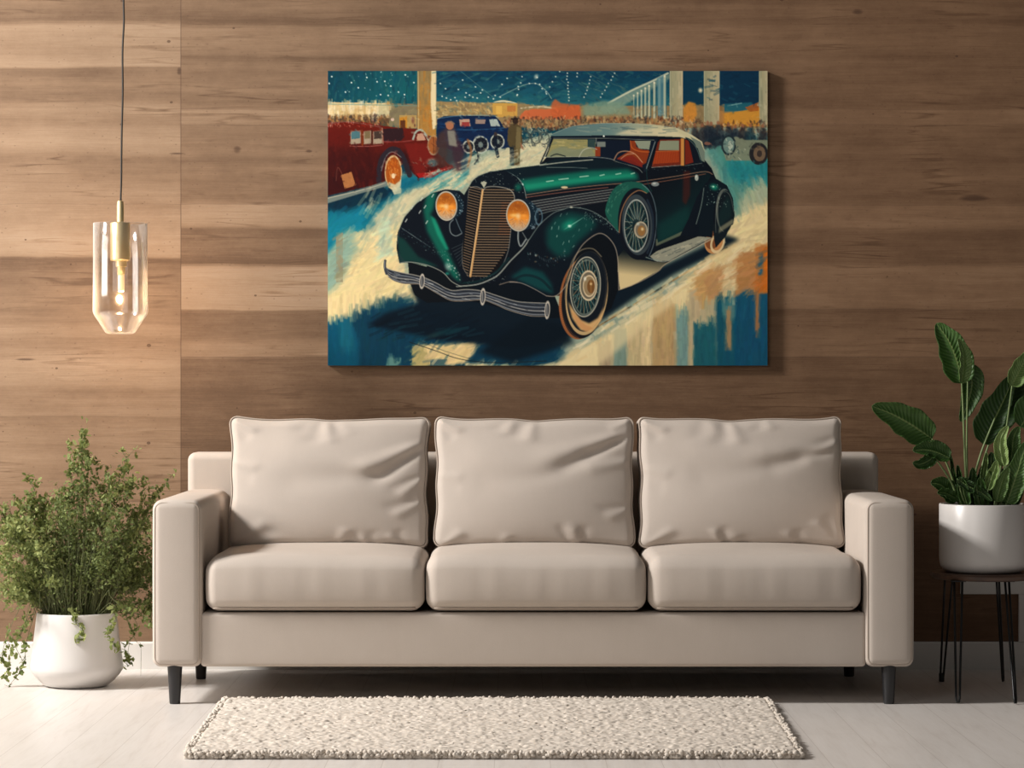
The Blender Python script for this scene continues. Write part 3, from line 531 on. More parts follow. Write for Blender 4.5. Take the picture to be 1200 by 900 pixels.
    s.line([(757, 198), (758, 212), (763, 224)], .8, (20, 60, 60), .9); s.line([(768, 248), (768, 280)], .6, (20, 40, 46), .8, smooth=False)
    for i in range(30): s.ell(U(756, 824), U(192, 200), .6, .5, (160, 190, 180), U(.3, .8), soft=.8)
    # reduce to 2 samples -> 1.5 per unit
    im = s.img.reshape(s.h//2 if s.h % 2 == 0 else (s.h-1)//2, 2, -1, 3) if s.h % 2 == 0 else s.img[:s.h-1].reshape((s.h-1)//2, 2, s.w, 3)
    im = im.mean(1); w = im.shape[1]//2*2
    im = im[:, :w].reshape(im.shape[0], w//2, 2, 3).mean(2)
    return np.clip(im, 0, 1)
# brightness of the lights, exposure and paint strength
LC = (1, .955, .905)
KEYP = (-5.4, -1.1, 4.3); KEYE = 560.0
SIDP = (-3.5, -.6, 1.9); SIDE_ = 46.0
FILP = (-2.4, -5.0, 2.6); FILE_ = 42.0
BULB = 4.0
WLD = .07
EXPO = 0.0
ARTK = (1.0, .98, .96)
# ---------------------------------------------------------------- the room
import bpy, math, random
from mathutils import Vector
rng = np.random.default_rng(5)
random.seed(5)
SC = bpy.context.scene
COL = SC.collection
CAMY, CAMZ, FPX = -7.94, 0.969, 3081.0
WALL = 1.0

def P(px, py, y):
    """a point at depth y seen in that direction"""
    s = FPX/(y-CAMY)
    return ((px-600)/s, y, CAMZ+(450-py)/s)

# ---- materials
def mat(name):
    m = bpy.data.materials.new(name); m.use_nodes = True
    nt = m.node_tree; b = nt.nodes['Principled BSDF']
    return m, nt, b
def nd(nt, typ, **kw):
    n = nt.nodes.new(typ)
    for k, v in kw.items():
        if k in n.inputs.keys(): n.inputs[k].default_value = v
        else: setattr(n, k, v)
    return n
def lk(nt, a, b): nt.links.new(a, b)
def mth(nt, op, a, b=None, c=None, clamp=False):
    n = nt.nodes.new('ShaderNodeMath'); n.operation = op; n.use_clamp = clamp
    for i, v in enumerate((a, b, c)):
        if v is None: continue
        if isinstance(v, (int, float)): n.inputs[i].default_value = v
        else: lk(nt, v, n.inputs[i])
    return n.outputs[0]
def noise(nt, vec, scale, detail=4, rough=.55, dist=0):
    n = nd(nt, 'ShaderNodeTexNoise'); n.inputs['Scale'].default_value = scale
    n.inputs['Detail'].default_value = detail; n.inputs['Roughness'].default_value = rough; n.inputs['Distortion'].default_value = dist
    lk(nt, vec, n.inputs['Vector']); return n.outputs['Fac']
def mapv(nt, vec, scale=(1, 1, 1), loc=(0, 0, 0), rot=(0, 0, 0)):
    n = nt.nodes.new('ShaderNodeMapping'); n.inputs['Scale'].default_value = scale
    n.inputs['Location'].default_value = loc; n.inputs['Rotation'].default_value = rot
    lk(nt, vec, n.inputs['Vector']); return n.outputs[0]
def ramp(nt, fac, stops, interp='LINEAR'):
    n = nt.nodes.new('ShaderNodeValToRGB'); n.color_ramp.interpolation = interp
    el = n.color_ramp.elements
    while len(el) > 1: el.remove(el[-1])
    for i, (p, c) in enumerate(stops):
        e = el[0] if i == 0 else el.new(p)
        e.position = p; e.color = (c, c, c, 1) if isinstance(c, (int, float)) else (*c, 1)
    lk(nt, fac, n.inputs['Fac']); return n.outputs['Color']
def mix(nt, fac, a, b, mode='MIX'):
    n = nt.nodes.new('ShaderNodeMix'); n.data_type = 'RGBA'; n.blend_type = mode
    for sock, v in ((n.inputs[0], fac), (n.inputs[6], a), (n.inputs[7], b)):
        if isinstance(v, (int, float)): sock.default_value = v
        elif isinstance(v, tuple): sock.default_value = (*v, 1)
        else: lk(nt, v, sock)
    return n.outputs[2]
def bump(nt, h, b, strength=.2, dist=.01):
    n = nt.nodes.new('ShaderNodeBump'); n.inputs['Strength'].default_value = strength; n.inputs['Distance'].default_value = dist
    lk(nt, h, n.inputs['Height']); lk(nt, n.outputs[0], b.inputs['Normal'])
def simple(name, col, rough=.5, metal=0, spec=.5):
    m, nt, b = mat(name)
    b.inputs['Base Color'].default_value = (*col, 1); b.inputs['Roughness'].default_value = rough; b.inputs['Metallic'].default_value = metal
    b.inputs['Specular IOR Level'].default_value = spec
    return m, nt, b

def wall_mat():
    m, nt, b = mat('wood_panelling')
    geo = nt.nodes.new('ShaderNodeTexCoord'); co = geo.outputs['Object']
    sx = nt.nodes.new('ShaderNodeSeparateXYZ'); lk(nt, co, sx.inputs[0])
    X, Z = sx.outputs['X'], sx.outputs['Z']
    wob = noise(nt, mapv(nt, co, (1.6, 0, 3.5)), 1, 3)
    Zw = mth(nt, 'ADD', Z, mth(nt, 'MULTIPLY', mth(nt, 'SUBTRACT', wob, .5), .035))
    left = mth(nt, 'LESS_THAN', X, -1.126)
    def z01(y): return (CAMZ+(450-y)/344.6)/2.6
    def bands(lst):
        st = sorted((max(0, min(1, z01(y))), c) for y, c in lst)
        return st[:32]
    L = [(-60, .5), (26, .42), (30, .70), (56, .62), (78, .70), (81, .40), (96, .52), (112, .44), (128, .60), (142, .52), (152, .62), (168, .70), (178, .60), (186, .48),
         (215, .58), (242, .62), (264, .70), (300, .70), (304, .34), (318, .44), (345, .50), (378, .52), (384, .64), (402, .54), (424, .68), (452, .66), (457, .56), (486, .62), (489, .5), (520, .60), (600, .54), (784, .5)]
    R_ = [(-60, .5), (10, .46), (27, .34), (32, .54), (62, .52), (67, .42), (72, .52), (80, .5), (83, .44), (106, .50), (116, .40), (126, .46), (128, .60), (145, .58), (148, .46), (180, .5), (188, .42), (196, .52),
          (237, .42), (240, .68), (265, .66), (270, .38), (290, .46), (310, .32), (312, .74), (362, .70), (364, .42), (395, .46), (400, .56), (417, .60), (419, .40), (600, .34), (784, .30)]
    pz = mth(nt, 'DIVIDE', Zw, 2.6)
    tl = ramp(nt, pz, bands(L)); tr = ramp(nt, pz, bands(R_))
    # the bands soften away along the boards to the right
    far = mth(nt, 'MULTIPLY', mth(nt, 'SMOOTHSTEP', X, .1, 1.2) if False else mth(nt, 'MULTIPLY', mth(nt, 'ADD', X, .4), .75, clamp=True), .55)
    tr = mix(nt, far, tr, (.42, .42, .42))
    tone = mix(nt, left, tr, tl)
    s1 = noise(nt, mapv(nt, co, (.9, 1, 17), (3, 0, 0)), 1, 7, .62, .35)
    s2 = noise(nt, mapv(nt, co, (3.2, 1, 70), (9, 0, 2)), 1, 6, .65, .5)
    s3 = noise(nt, mapv(nt, co, (9, 1, 300)), 1, 4, .6)
    blot = noise(nt, mapv(nt, co, (3, 1, 5), (1, 0, 5)), 1, 5, .6)
    n2 = nt.nodes.new('ShaderNodeTexNoise'); n2.inputs['Scale'].default_value = 1; n2.inputs['Detail'].default_value = 2; lk(nt, mapv(nt, co, (1.4, 1, 26), (5, 0, 7)), n2.inputs['Vector'])
    vein = mth(nt, 'SUBTRACT', 1, mth(nt, 'MULTIPLY', mth(nt, 'ABSOLUTE', mth(nt, 'SUBTRACT', n2.outputs['Fac'], .5)), 38), clamp=True)
    vein = mth(nt, 'MULTIPLY', vein, mth(nt, 'MULTIPLY', mth(nt, 'SUBTRACT', blot, .50), 5, clamp=True))
    t = tone
    def addn(t, n, k, c=.5): return mth(nt, 'ADD', t, mth(nt, 'MULTIPLY', mth(nt, 'SUBTRACT', n, c), k))
    t = addn(t, tone, .35, .52); iso = noise(nt, mapv(nt, co, (16, 1, 26), (2, 0, 3)), 1, 6, .7); iso2 = noise(nt, mapv(nt, co, (90, 1, 140)), 1, 3, .7); t = addn(t, iso, .22); t = addn(t, iso2, .10); t = addn(t, s1, .36); t = addn(t, s2, .22); t = addn(t, s3, .15); t = addn(t, blot, .42)
    t = mth(nt, 'SUBTRACT', t, mth(nt, 'MULTIPLY', vein, .42), clamp=True)
    col = ramp(nt, t, [(0, (.085, .044, .023)), (.3, (.150, .088, .050)), (.55, (.250, .157, .094)), (.78, (.345, .232, .147)), (1, (.42, .30, .205))])
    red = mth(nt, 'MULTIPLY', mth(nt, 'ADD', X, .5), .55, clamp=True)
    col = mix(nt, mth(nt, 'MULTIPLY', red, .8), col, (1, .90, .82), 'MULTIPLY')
    # specks
    vo = nt.nodes.new('ShaderNodeTexVoronoi'); vo.inputs['Scale'].default_value = 1; lk(nt, mapv(nt, co, (13, 0, 17)), vo.inputs['Vector'])
    sep = nt.nodes.new('ShaderNodeSeparateColor'); lk(nt, vo.outputs['Color'], sep.inputs[0])
    rad = mth(nt, 'MULTIPLY', sep.outputs[0], .10)
    sp = mth(nt, 'MULTIPLY', mth(nt, 'LESS_THAN', vo.outputs['Distance'], rad), mth(nt, 'GREATER_THAN', sep.outputs[1], .5))
    col = mix(nt, mth(nt, 'MULTIPLY', sp, .7), col, (.07, .035, .02))
    vo2 = nt.nodes.new('ShaderNodeTexVoronoi'); vo2.inputs['Scale'].default_value = 1; lk(nt, mapv(nt, co, (30, 0, 44), (4, 0, 1)), vo2.inputs['Vector'])
    sp2 = mth(nt, 'LESS_THAN', vo2.outputs['Distance'], .11)
    col = mix(nt, mth(nt, 'MULTIPLY', sp2, .30), col, (.10, .05, .03))
    # knots
    for px, py, rx, rz in [(278, 175, .015, .012), (362, 177, .012, .006), (1142, 232, .05, .012), (210, 84, .008, .014), (207, 180, .03, .004), (30, 421, .035, .004), (1005, 14, .02, .01)]:
        kx, _, kz = P(px, py, WALL)
        dx = mth(nt, 'DIVIDE', mth(nt, 'SUBTRACT', X, kx), rx); dz = mth(nt, 'DIVIDE', mth(nt, 'SUBTRACT', Z, kz), rz)
        d = mth(nt, 'ADD', mth(nt, 'MULTIPLY', dx, dx), mth(nt, 'MULTIPLY', dz, dz))
        d = mth(nt, 'ADD', d, mth(nt, 'MULTIPLY', mth(nt, 'SUBTRACT', s2, .5), 2.5))
        k = mth(nt, 'SUBTRACT', 1.2, d, clamp=True)
        col = mix(nt, mth(nt, 'MULTIPLY', k, .75), col, (.07, .035, .02))
    # joint between the two sheets and the joints along the boards
    seam = mth(nt, 'LESS_THAN', mth(nt, 'ABSOLUTE', mth(nt, 'ADD', X, 1.126)), .0016)
    for y, side, k in [(28, 1, .2), (80, 1, .3), (303, 1, .35), (32, 0, .2), (146, 0, .3), (240, 0, .3), (311, 0, .35), (363, 0, .45), (418.5, 0, .6), (240, 1, .2), (127, 0, .25), (489, 1, .25)]:
        zz = CAMZ+(450-y)/344.6
        ln = mth(nt, 'LESS_THAN', mth(nt, 'ABSOLUTE', mth(nt, 'SUBTRACT', Zw if y != 418.5 else Z, zz)), .0016)
        sd = left if side else mth(nt, 'SUBTRACT', 1, left)
        seam = mth(nt, 'MAXIMUM', seam, mth(nt, 'MULTIPLY', mth(nt, 'MULTIPLY', ln, sd), k))
    col = mix(nt, mth(nt, 'MULTIPLY', seam, .62), col, (.08, .045, .03))
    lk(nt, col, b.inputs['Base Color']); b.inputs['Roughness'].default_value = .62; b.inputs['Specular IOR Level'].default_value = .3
    bump(nt, mth(nt, 'ADD', s3, mth(nt, 'MULTIPLY', s2, 1)), b, .25, .002)
    return m

def floor_mat():
    m, nt, b = mat('whitewashed_boards')
    co = nt.nodes.new('ShaderNodeTexCoord').outputs['Object']
    sx = nt.nodes.new('ShaderNodeSeparateXYZ'); lk(nt, co, sx.inputs[0]); X, Y = sx.outputs['X'], sx.outputs['Y']
    br = nt.nodes.new('ShaderNodeTexBrick'); br.offset = .37; br.inputs['Scale'].default_value = 1
    br.inputs['Color1'].default_value = (.2, .2, .2, 1); br.inputs['Color2'].default_value = (.8, .8, .8, 1); br.inputs['Mortar'].default_value = (0, 0, 0, 1)
    br.inputs['Mortar Size'].default_value = .0011; br.inputs['Brick Width'].default_value = 1.6; br.inputs['Row Height'].default_value = .143; br.inputs['Mortar Smooth'].default_value = .1
    lk(nt, mapv(nt, co, (1, 1, 1), (.35, .045, 0), (0, 0, math.pi/2)), br.inputs['Vector'])
    g1 = noise(nt, mapv(nt, co, (26, 2.2, 1)), 1, 7, .62, .8); g2 = noise(nt, mapv(nt, co, (120, 7, 1)), 1, 4, .6)
    bl = noise(nt, mapv(nt, co, (3, 1.5, 1)), 1, 3)
    t = mth(nt, 'ADD', mth(nt, 'MULTIPLY', g1, .6), mth(nt, 'MULTIPLY', g2, .25)); t = mth(nt, 'ADD', t, mth(nt, 'MULTIPLY', bl, .2))
    col = ramp(nt, t, [(.3, (.58, .53, .49)), (.5, (.71, .67, .635)), (.7, (.77, .735, .705))])
    tn = nt.nodes.new('ShaderNodeSeparateColor'); lk(nt, br.outputs['Color'], tn.inputs[0])
    col = mix(nt, mth(nt, 'MULTIPLY', tn.outputs[0], .12), col, (.60, .55, .50))
    col = mix(nt, mth(nt, 'MULTIPLY', br.outputs['Fac'], .4), col, (.30, .25, .21))
    lk(nt, col, b.inputs['Base Color']); b.inputs['Roughness'].default_value = .34; b.inputs['Specular IOR Level'].default_value = .4
    bump(nt, g1, b, .12, .002)
    return m

def fabric_mat(name, col, col2):
    m, nt, b = mat(name)
    co = nt.nodes.new('ShaderNodeTexCoord').outputs['Object']
    n1 = noise(nt, co, 9, 4, .6); n2 = noise(nt, co, 420, 3, .6); n3 = noise(nt, mapv(nt, co, (60, 60, 8)), 1, 3)
    t = mth(nt, 'ADD', mth(nt, 'MULTIPLY', n1, .45), mth(nt, 'MULTIPLY', n2, .4)); t = mth(nt, 'ADD', t, mth(nt, 'MULTIPLY', n3, .15))
    c = ramp(nt, t, [(.3, col2), (.7, col)])
    lk(nt, c, b.inputs['Base Color']); b.inputs['Roughness'].default_value = .9; b.inputs['Specular IOR Level'].default_value = .15
    b.inputs['Sheen Weight'].default_value = .0; b.inputs['Sheen Roughness'].default_value = .5
    bump(nt, n2, b, .25, .0015)
    return m

M = {}
M['wall'] = wall_mat(); M['floor'] = floor_mat()
M['fabric'] = fabric_mat('oatmeal_upholstery', (.56, .495, .44), (.515, .452, .398))
M['piping'] = simple('piping_cord', (.42, .355, .30), .85, 0, .2)[0]
M['white'] = simple('white_paint', (.74, .72, .69), .45)[0]
M['black'] = simple('black_lacquered_wood', (.016, .016, .018), .38)[0]
M['rod'] = simple('black_steel', (.018, .019, .02), .35, .4)[0]
M['brass'] = simple('brushed_brass', (.80, .66, .38), .42, .8)[0]
M['cord'] = simple('black_cord', (.03, .026, .022), .7)[0]
M['ceramic'] = simple('white_glazed_ceramic', (.66, .635, .615), .3)[0]
def soil():
    m, nt, b = mat('potting_soil'); co = nt.nodes.new('ShaderNodeTexCoord').outputs['Object']
    n = noise(nt, co, 90, 5, .7); lk(nt, ramp(nt, n, [(.3, (.018, .011, .008)), (.7, (.07, .045, .03))]), b.inputs['Base Color']); b.inputs['Roughness'].default_value = 1
    bump(nt, n, b, .8, .01); return m
M['soil'] = soil()
def walnut():
    m, nt, b = mat('dark_walnut'); co = nt.nodes.new('ShaderNodeTexCoord').outputs['Object']
    n = noise(nt, mapv(nt, co, (4, 40, 40)), 1, 5, .6, .4); lk(nt, ramp(nt, n, [(.3, (.06, .033, .022)), (.7, (.14, .078, .05))]), b.inputs['Base Color']); b.inputs['Roughness'].default_value = .4
    return m
M['walnut'] = walnut()
def glass():
    m = bpy.data.materials.new('thin_clear_glass'); m.use_nodes = True; nt = m.node_tree
    for n in list(nt.nodes): nt.nodes.remove(n)
    o = nt.nodes.new('ShaderNodeOutputMaterial'); tr = nt.nodes.new('ShaderNodeBsdfTransparent'); tr.inputs[0].default_value = (.97, .965, .96, 1)
    gl = nt.nodes.new('ShaderNodeBsdfGlossy'); gl.inputs['Roughness'].default_value = .10; gl.inputs[0].default_value = (.8, .8, .8, 1)
    fr = nt.nodes.new('ShaderNodeLayerWeight'); fr.inputs['Blend'].default_value = .35
    f = mth(nt, 'ADD', mth(nt, 'MULTIPLY', mth(nt, 'POWER', fr.outputs['Facing'], 1.5), .95), .05, clamp=True)
    mx = nt.nodes.new('ShaderNodeMixShader'); lk(nt, f, mx.inputs[0]); lk(nt, tr.outputs[0], mx.inputs[1]); lk(nt, gl.outputs[0], mx.inputs[2])
    # white rim colour painted in for light refracted through glass seen edge on
    df = nt.nodes.new('ShaderNodeBsdfDiffuse'); df.inputs[0].default_value = (.92, .92, .90, 1); m2 = nt.nodes.new('ShaderNodeMixShader')
    lk(nt, mth(nt, 'MULTIPLY', mth(nt, 'POWER', fr.outputs['Facing'], 3.0), .75, clamp=True), m2.inputs[0]); lk(nt, mx.outputs[0], m2.inputs[1]); lk(nt, df.outputs[0], m2.inputs[2]); lk(nt, m2.outputs[0], o.inputs[0])
    return m
M['glass'] = glass()
m, nt, b = simple('frosted_warm_bulb', (.9, .72, .5), .4); b.inputs['Emission Color'].default_value = (1, .62, .30, 1); b.inputs['Emission Strength'].default_value = .55; M['bulb'] = m
m, nt, b = simple('glowing_filament', (.9, .6, .3), .4); b.inputs['Emission Color'].default_value = (1, .58, .24, 1); b.inputs['Emission Strength'].default_value = 40; M['filament'] = m

def leafmat(name, stops, veins=False, rough=.45, trans=.25):
    m, nt, b = mat(name)
    at = nt.nodes.new('ShaderNodeAttribute'); at.attribute_name = 'tone'
    sep = nt.nodes.new('ShaderNodeSeparateColor'); lk(nt, at.outputs['Color'], sep.inputs[0])
    t = sep.outputs[0]
    if veins:
        # G = distance from midrib 0..1, B = position along the blade
        a, l = sep.outputs[1], sep.outputs[2]
        w = mth(nt, 'SINE', mth(nt, 'MULTIPLY', mth(nt, 'SUBTRACT', mth(nt, 'MULTIPLY', l, 1.0), mth(nt, 'MULTIPLY', a, .16)), 105))
        t = mth(nt, 'ADD', t, mth(nt, 'MULTIPLY', w, .07))
        col = ramp(nt, t, stops)
        rib = mth(nt, 'LESS_THAN', a, .055)
        col = mix(nt, mth(nt, 'MULTIPLY', rib, .7), col, (.22, .30, .10))
        bump(nt, w, b, .35, .002)
    else: col = ramp(nt, t, stops)
    lk(nt, col, b.inputs['Base Color']); b.inputs['Roughness'].default_value = rough
    b.inputs['Subsurface Weight'].default_value = 0
    # light passing through the blade
    tl = nt.nodes.new('ShaderNodeBsdfTranslucent'); lk(nt, col, tl.inputs[0]); mx = nt.nodes.new('ShaderNodeMixShader'); mx.inputs[0].default_value = trans
    out = nt.nodes['Material Output']; lk(nt, b.outputs[0], mx.inputs[1]); lk(nt, tl.outputs[0], mx.inputs[2]); lk(nt, mx.outputs[0], out.inputs[0])
    return m
M['small_leaf'] = leafmat('small_green_leaves', [(0, (.07, .10, .025)), (.5, (.17, .22, .065)), (1, (.38, .42, .15))], rough=.7, trans=.35)
M['stem'] = simple('green_brown_stems', (.13, .15, .06), .7)[0]
M['big_leaf'] = leafmat('glossy_green_leaf', [(0, (.012, .040, .006)), (.5, (.052, .130, .020)), (1, (.30, .42, .14))], True, .5, .12)
M['stalk'] = simple('leaf_stalk', (.17, .24, .09), .5)[0]

# ---- mesh helpers
def mesh(name, V, F, m, parent=None, smooth=True, mods=(), sharp=None):
    me = bpy.data.meshes.new(name); me.from_pydata([tuple(map(float, v)) for v in V], [], [tuple(map(int, f)) for f in F]); me.update()
    if smooth: me.shade_smooth()
    if sharp is not None:
        me.set_sharp_from_angle(angle=math.radians(sharp))
    if m: me.materials.append(m)
    o = bpy.data.objects.new(name, me); COL.objects.link(o)
    if parent:
        o.parent = parent
        o.matrix_parent_inverse = Vector((0, 0, 0)) and o.matrix_parent_inverse
    return o
def rel(V, root):
    r = np.array(root, float); return np.array(V, float)-r
class Th:
    """a thing: an Empty at its base; parts are given in room coordinates"""
    def __init__(s, name, loc, label, cat, group=None):
        s.loc = np.array(loc, float); s.o = bpy.data.objects.new(name, None); COL.objects.link(s.o); s.o.location = loc
        s.o.empty_display_size = .1
        s.o['label'] = label; s.o['category'] = cat
        if group: s.o['group'] = group
    def part(s, name, V, F, m, parent=None, **k):
        return mesh(name, np.array(V, float)-s.loc, F, m, parent or s.o, **k)
def merge(parts):
    V, F, n = [], [], 0
    for v, f in parts:
        V.append(np.array(v, float)); F += [tuple(i+n for i in q) for q in f]; n += len(v)
    return np.concatenate(V), F
def rbox(c, h, r, inner=10, arc=4, fn=None):
    c = np.array(c, float); h = np.array(h, float)
    if isinstance(inner, int): inner = (inner,)*3
    ax = []
    for i in range(3):
        q = h[i]-r; th = np.linspace(math.pi/4, 0, arc+1)[:-1]
        ed = q+r*np.tan(th)
        ax.append(np.concatenate([-ed, np.linspace(-q, q, inner[i]+1), ed[::-1]]))
    idx = {}; V = []; F = []
    def vid(p):
        k = tuple(np.round(p, 7))
        if k not in idx: idx[k] = len(V); V.append(p)
        return idx[k]
    for a in range(3):
        u, v = [(1, 2), (2, 0), (0, 1)][a]
        for sgn in (-1, 1):
            g = [[None]*len(ax[v]) for _ in ax[u]]
            for i, x in enumerate(ax[u]):
                for j, y in enumerate(ax[v]):
                    p = np.zeros(3); p[a] = sgn*h[a]; p[u] = x; p[v] = y; g[i][j] = vid(p)
            for i in range(len(ax[u])-1):
                for j in range(len(ax[v])-1):
                    q = (g[i][j], g[i+1][j], g[i+1][j+1], g[i][j+1]); F.append(q if sgn > 0 else q[::-1])
    V = np.array(V); inn = np.clip(V, -(h-r), h-r); d = V-inn; n = np.linalg.norm(d, axis=1, keepdims=True); n[n == 0] = 1
    V = inn+d/n*r
    if fn is not None: V = fn(V)
    return V+c, F
def tube(pts, r, seg=8, closed=False, cap=True):
    pts = np.array(pts, float); n = len(pts)
    if np.isscalar(r): r = np.full(n, r)
    V, F = [], []
    prev = None
    for i in range(n):
        if closed: t = pts[(i+1) % n]-pts[i-1]
        else: t = pts[min(i+1, n-1)]-pts[max(i-1, 0)]
        t = t/(np.linalg.norm(t)+1e-12)
        if prev is None:
            a = np.array([0, 0, 1.]) if abs(t[2]) < .9 else np.array([1., 0, 0])
        else: a = prev
        a = a-t*np.dot(a, t); a /= np.linalg.norm(a)+1e-12; prev = a
        b_ = np.cross(t, a)
        for k in range(seg):
            an = 2*math.pi*k/seg; V.append(pts[i]+r[i]*(math.cos(an)*a+math.sin(an)*b_))
    m_ = n if closed else n-1
    for i in range(m_):
        for k in range(seg):
            a0 = i*seg+k; a1 = i*seg+(k+1) % seg; b0 = ((i+1) % n)*seg+k; b1 = ((i+1) % n)*seg+(k+1) % seg
            F.append((a0, a1, b1, b0))
    if cap and not closed:
        F.append(tuple(range(seg))[::-1]); F.append(tuple((n-1)*seg+k for k in range(seg)))
    return V, F
def lathe(c, prof, seg=64, cap0=True, cap1=True, pw=None):
    V, F = [], []
    for r, z in prof:
        for k in range(seg):
            a = 2*math.pi*k/seg; V.append((c[0]+r*math.cos(a), c[1]+r*math.sin(a), c[2]+z))
    for i in range(len(prof)-1):
        for k in range(seg):
            F.append((i*seg+k, i*seg+(k+1) % seg, (i+1)*seg+(k+1) % seg, (i+1)*seg+k))
    if cap0: F.append(tuple(range(seg))[::-1])
    if cap1: F.append(tuple((len(prof)-1)*seg+k for k in range(seg)))
    return V, F
def crv(pts, n=10, closed=False):
    P_ = np.array(pts, float); N = len(P_); out = []
    for i in (range(N) if closed else range(N-1)):
        if closed: p0, p1, p2, p3 = P_[i-1], P_[i], P_[(i+1) % N], P_[(i+2) % N]
        else: p0, p1, p2, p3 = P_[max(i-1, 0)], P_[i], P_[i+1], P_[min(i+2, N-1)]
        for k in range(n):
            t = k/n; out.append(.5*((2*p1)+(-p0+p2)*t+(2*p0-5*p1+4*p2-p3)*t*t+(-p0+3*p1-3*p2+p3)*t**3))
    if not closed: out.append(P_[-1])
    return np.array(out)
def plainbox(x0, x1, y0, y1, z0, z1):
    V = [(x, y, z) for x in (x0, x1) for y in (y0, y1) for z in (z0, z1)]
    return V, [(0, 1, 3, 2), (4, 6, 7, 5), (0, 4, 5, 1), (2, 3, 7, 6), (0, 2, 6, 4), (1, 5, 7, 3)]
def struct(o): o['kind'] = 'structure'; return o

# ---- shell
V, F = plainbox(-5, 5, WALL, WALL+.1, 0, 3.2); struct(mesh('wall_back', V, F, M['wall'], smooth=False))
V, F = plainbox(-5, 5, -5, WALL+.1, -.1, 0); struct(mesh('floor', V, F, M['floor'], smooth=False))
bz = CAMZ+(450-752)/344.9
prof = [(WALL-.014, 0), (WALL-.014, bz-.006), (WALL-.010, bz), (WALL, bz)]
V = [(x, y, z) for x in (-5, 5) for y, z in prof]+[(-5, WALL, 0), (5, WALL, 0)]
F = [(0, 1, 5, 4), (1, 2, 6, 5), (2, 3, 7, 6), (3, 8, 9, 7), (8, 0, 4, 9), (0, 8, 3, 2, 1), (4, 5, 6, 7, 9)]
struct(mesh('baseboard_back', V, F, M['white'], smooth=False))
x0 = P(1125, 0, WALL)[0]; x1 = P(1193, 0, WALL)[0]; zt = P(0, 664, WALL)[2]; zb = P(0, 696, WALL)[2]
V, F = merge([rbox(((x0+x1+.12)/2, WALL-.007, (zt+zb)/2), ((x1+.12-x0)/2, .007, (zt-zb)/2), .002, 1, 2), rbox((x1+.06, WALL-.0075, (zb+bz)/2), (.06, .0075, (zb-bz)/2), .002, 1, 2)])
struct(mesh('trim_1', V, F, M['white'], smooth=False))

# ---- painting
art = draw_picture()
cx0, _, cz1 = P(384, 83, WALL-.021); cx1, _, cz0 = P(899.5, 428.5, WALL-.021)
T = Th('canvas_painting', ((cx0+cx1)/2, WALL, cz0), 'large unframed canvas painting of a dark green vintage car, hung above the sofa', 'painting')
Yc = WALL-.021
V, F = rbox(((cx0+cx1)/2, (Yc+.0005+WALL)/2, (cz0+cz1)/2), ((cx1-cx0)/2, (WALL-Yc-.0005)/2, (cz1-cz0)/2), .0015, 1, 2)
mm, nt, b = mat('painted_canvas_edge'); co = nt.nodes.new('ShaderNodeTexCoord').outputs['Object']
n = noise(nt, mapv(nt, co, (5, 1, 9)), 1, 5); lk(nt, ramp(nt, n, [(.35, (.003, .03, .05)), (.52, (.02, .12, .15)), (.6, (.28, .20, .11)), (.7, (.25, .09, .02))]), b.inputs['Base Color'])
b.inputs['Roughness'].default_value = .7
T.part('stretched_canvas', V, F, mm, smooth=False)
h, w = art.shape[:2]
xs = np.linspace(cx0+.0004, cx1-.0004, w)-T.loc[0]; zs = np.linspace(cz1-.0004, cz0+.0004, h)-T.loc[2]
XX, ZZ = np.meshgrid(xs, zs)
vv = np.stack([XX, np.full_like(XX, Yc-.0006-T.loc[1]), ZZ], -1).reshape(-1, 3)
me = bpy.data.meshes.new('picture'); nf = (h-1)*(w-1)
me.vertices.add(h*w); me.vertices.foreach_set('co', vv.astype(np.float32).ravel())
ii = (np.arange(h-1)[:, None]*w+np.arange(w-1)[None]).ravel()
fc = np.stack([ii, ii+w, ii+w+1, ii+1], -1).ravel().astype(np.int32)
me.loops.add(nf*4); me.loops.foreach_set('vertex_index', fc); me.polygons.add(nf); me.polygons.foreach_set('loop_start', np.arange(nf, dtype=np.int32)*4)
me.update(calc_edges=True)
lin = np.where(art <= .04045, art/12.92, ((art+.055)/1.055)**2.4)
ca = me.color_attributes.new('paint', 'FLOAT_COLOR', 'POINT')
ca.data.foreach_set('color', np.concatenate([lin, np.ones((h, w, 1))], -1).astype(np.float32).ravel())
mm, nt, b = mat('oil_paint'); at = nt.nodes.new('ShaderNodeAttribute'); at.attribute_name = 'paint'
hs = nt.nodes.new('ShaderNodeMix'); hs.data_type = 'RGBA'; hs.blend_type = 'MULTIPLY'; hs.inputs[0].default_value = 1; hs.inputs[7].default_value = (ARTK[0], ARTK[1], ARTK[2], 1)
lk(nt, at.outputs['Color'], hs.inputs[6]); lk(nt, hs.outputs[2], b.inputs['Base Color']); b.inputs['Roughness'].default_value = .75; b.inputs['Specular IOR Level'].default_value = .12
co = nt.nodes.new('ShaderNodeTexCoord').outputs['Object']; bump(nt, noise(nt, mapv(nt, co, (60, 1, 60)), 1, 5, .6), b, .12, .002)
me.materials.append(mm); o = bpy.data.objects.new('picture', me); COL.objects.link(o); o.parent = T.o

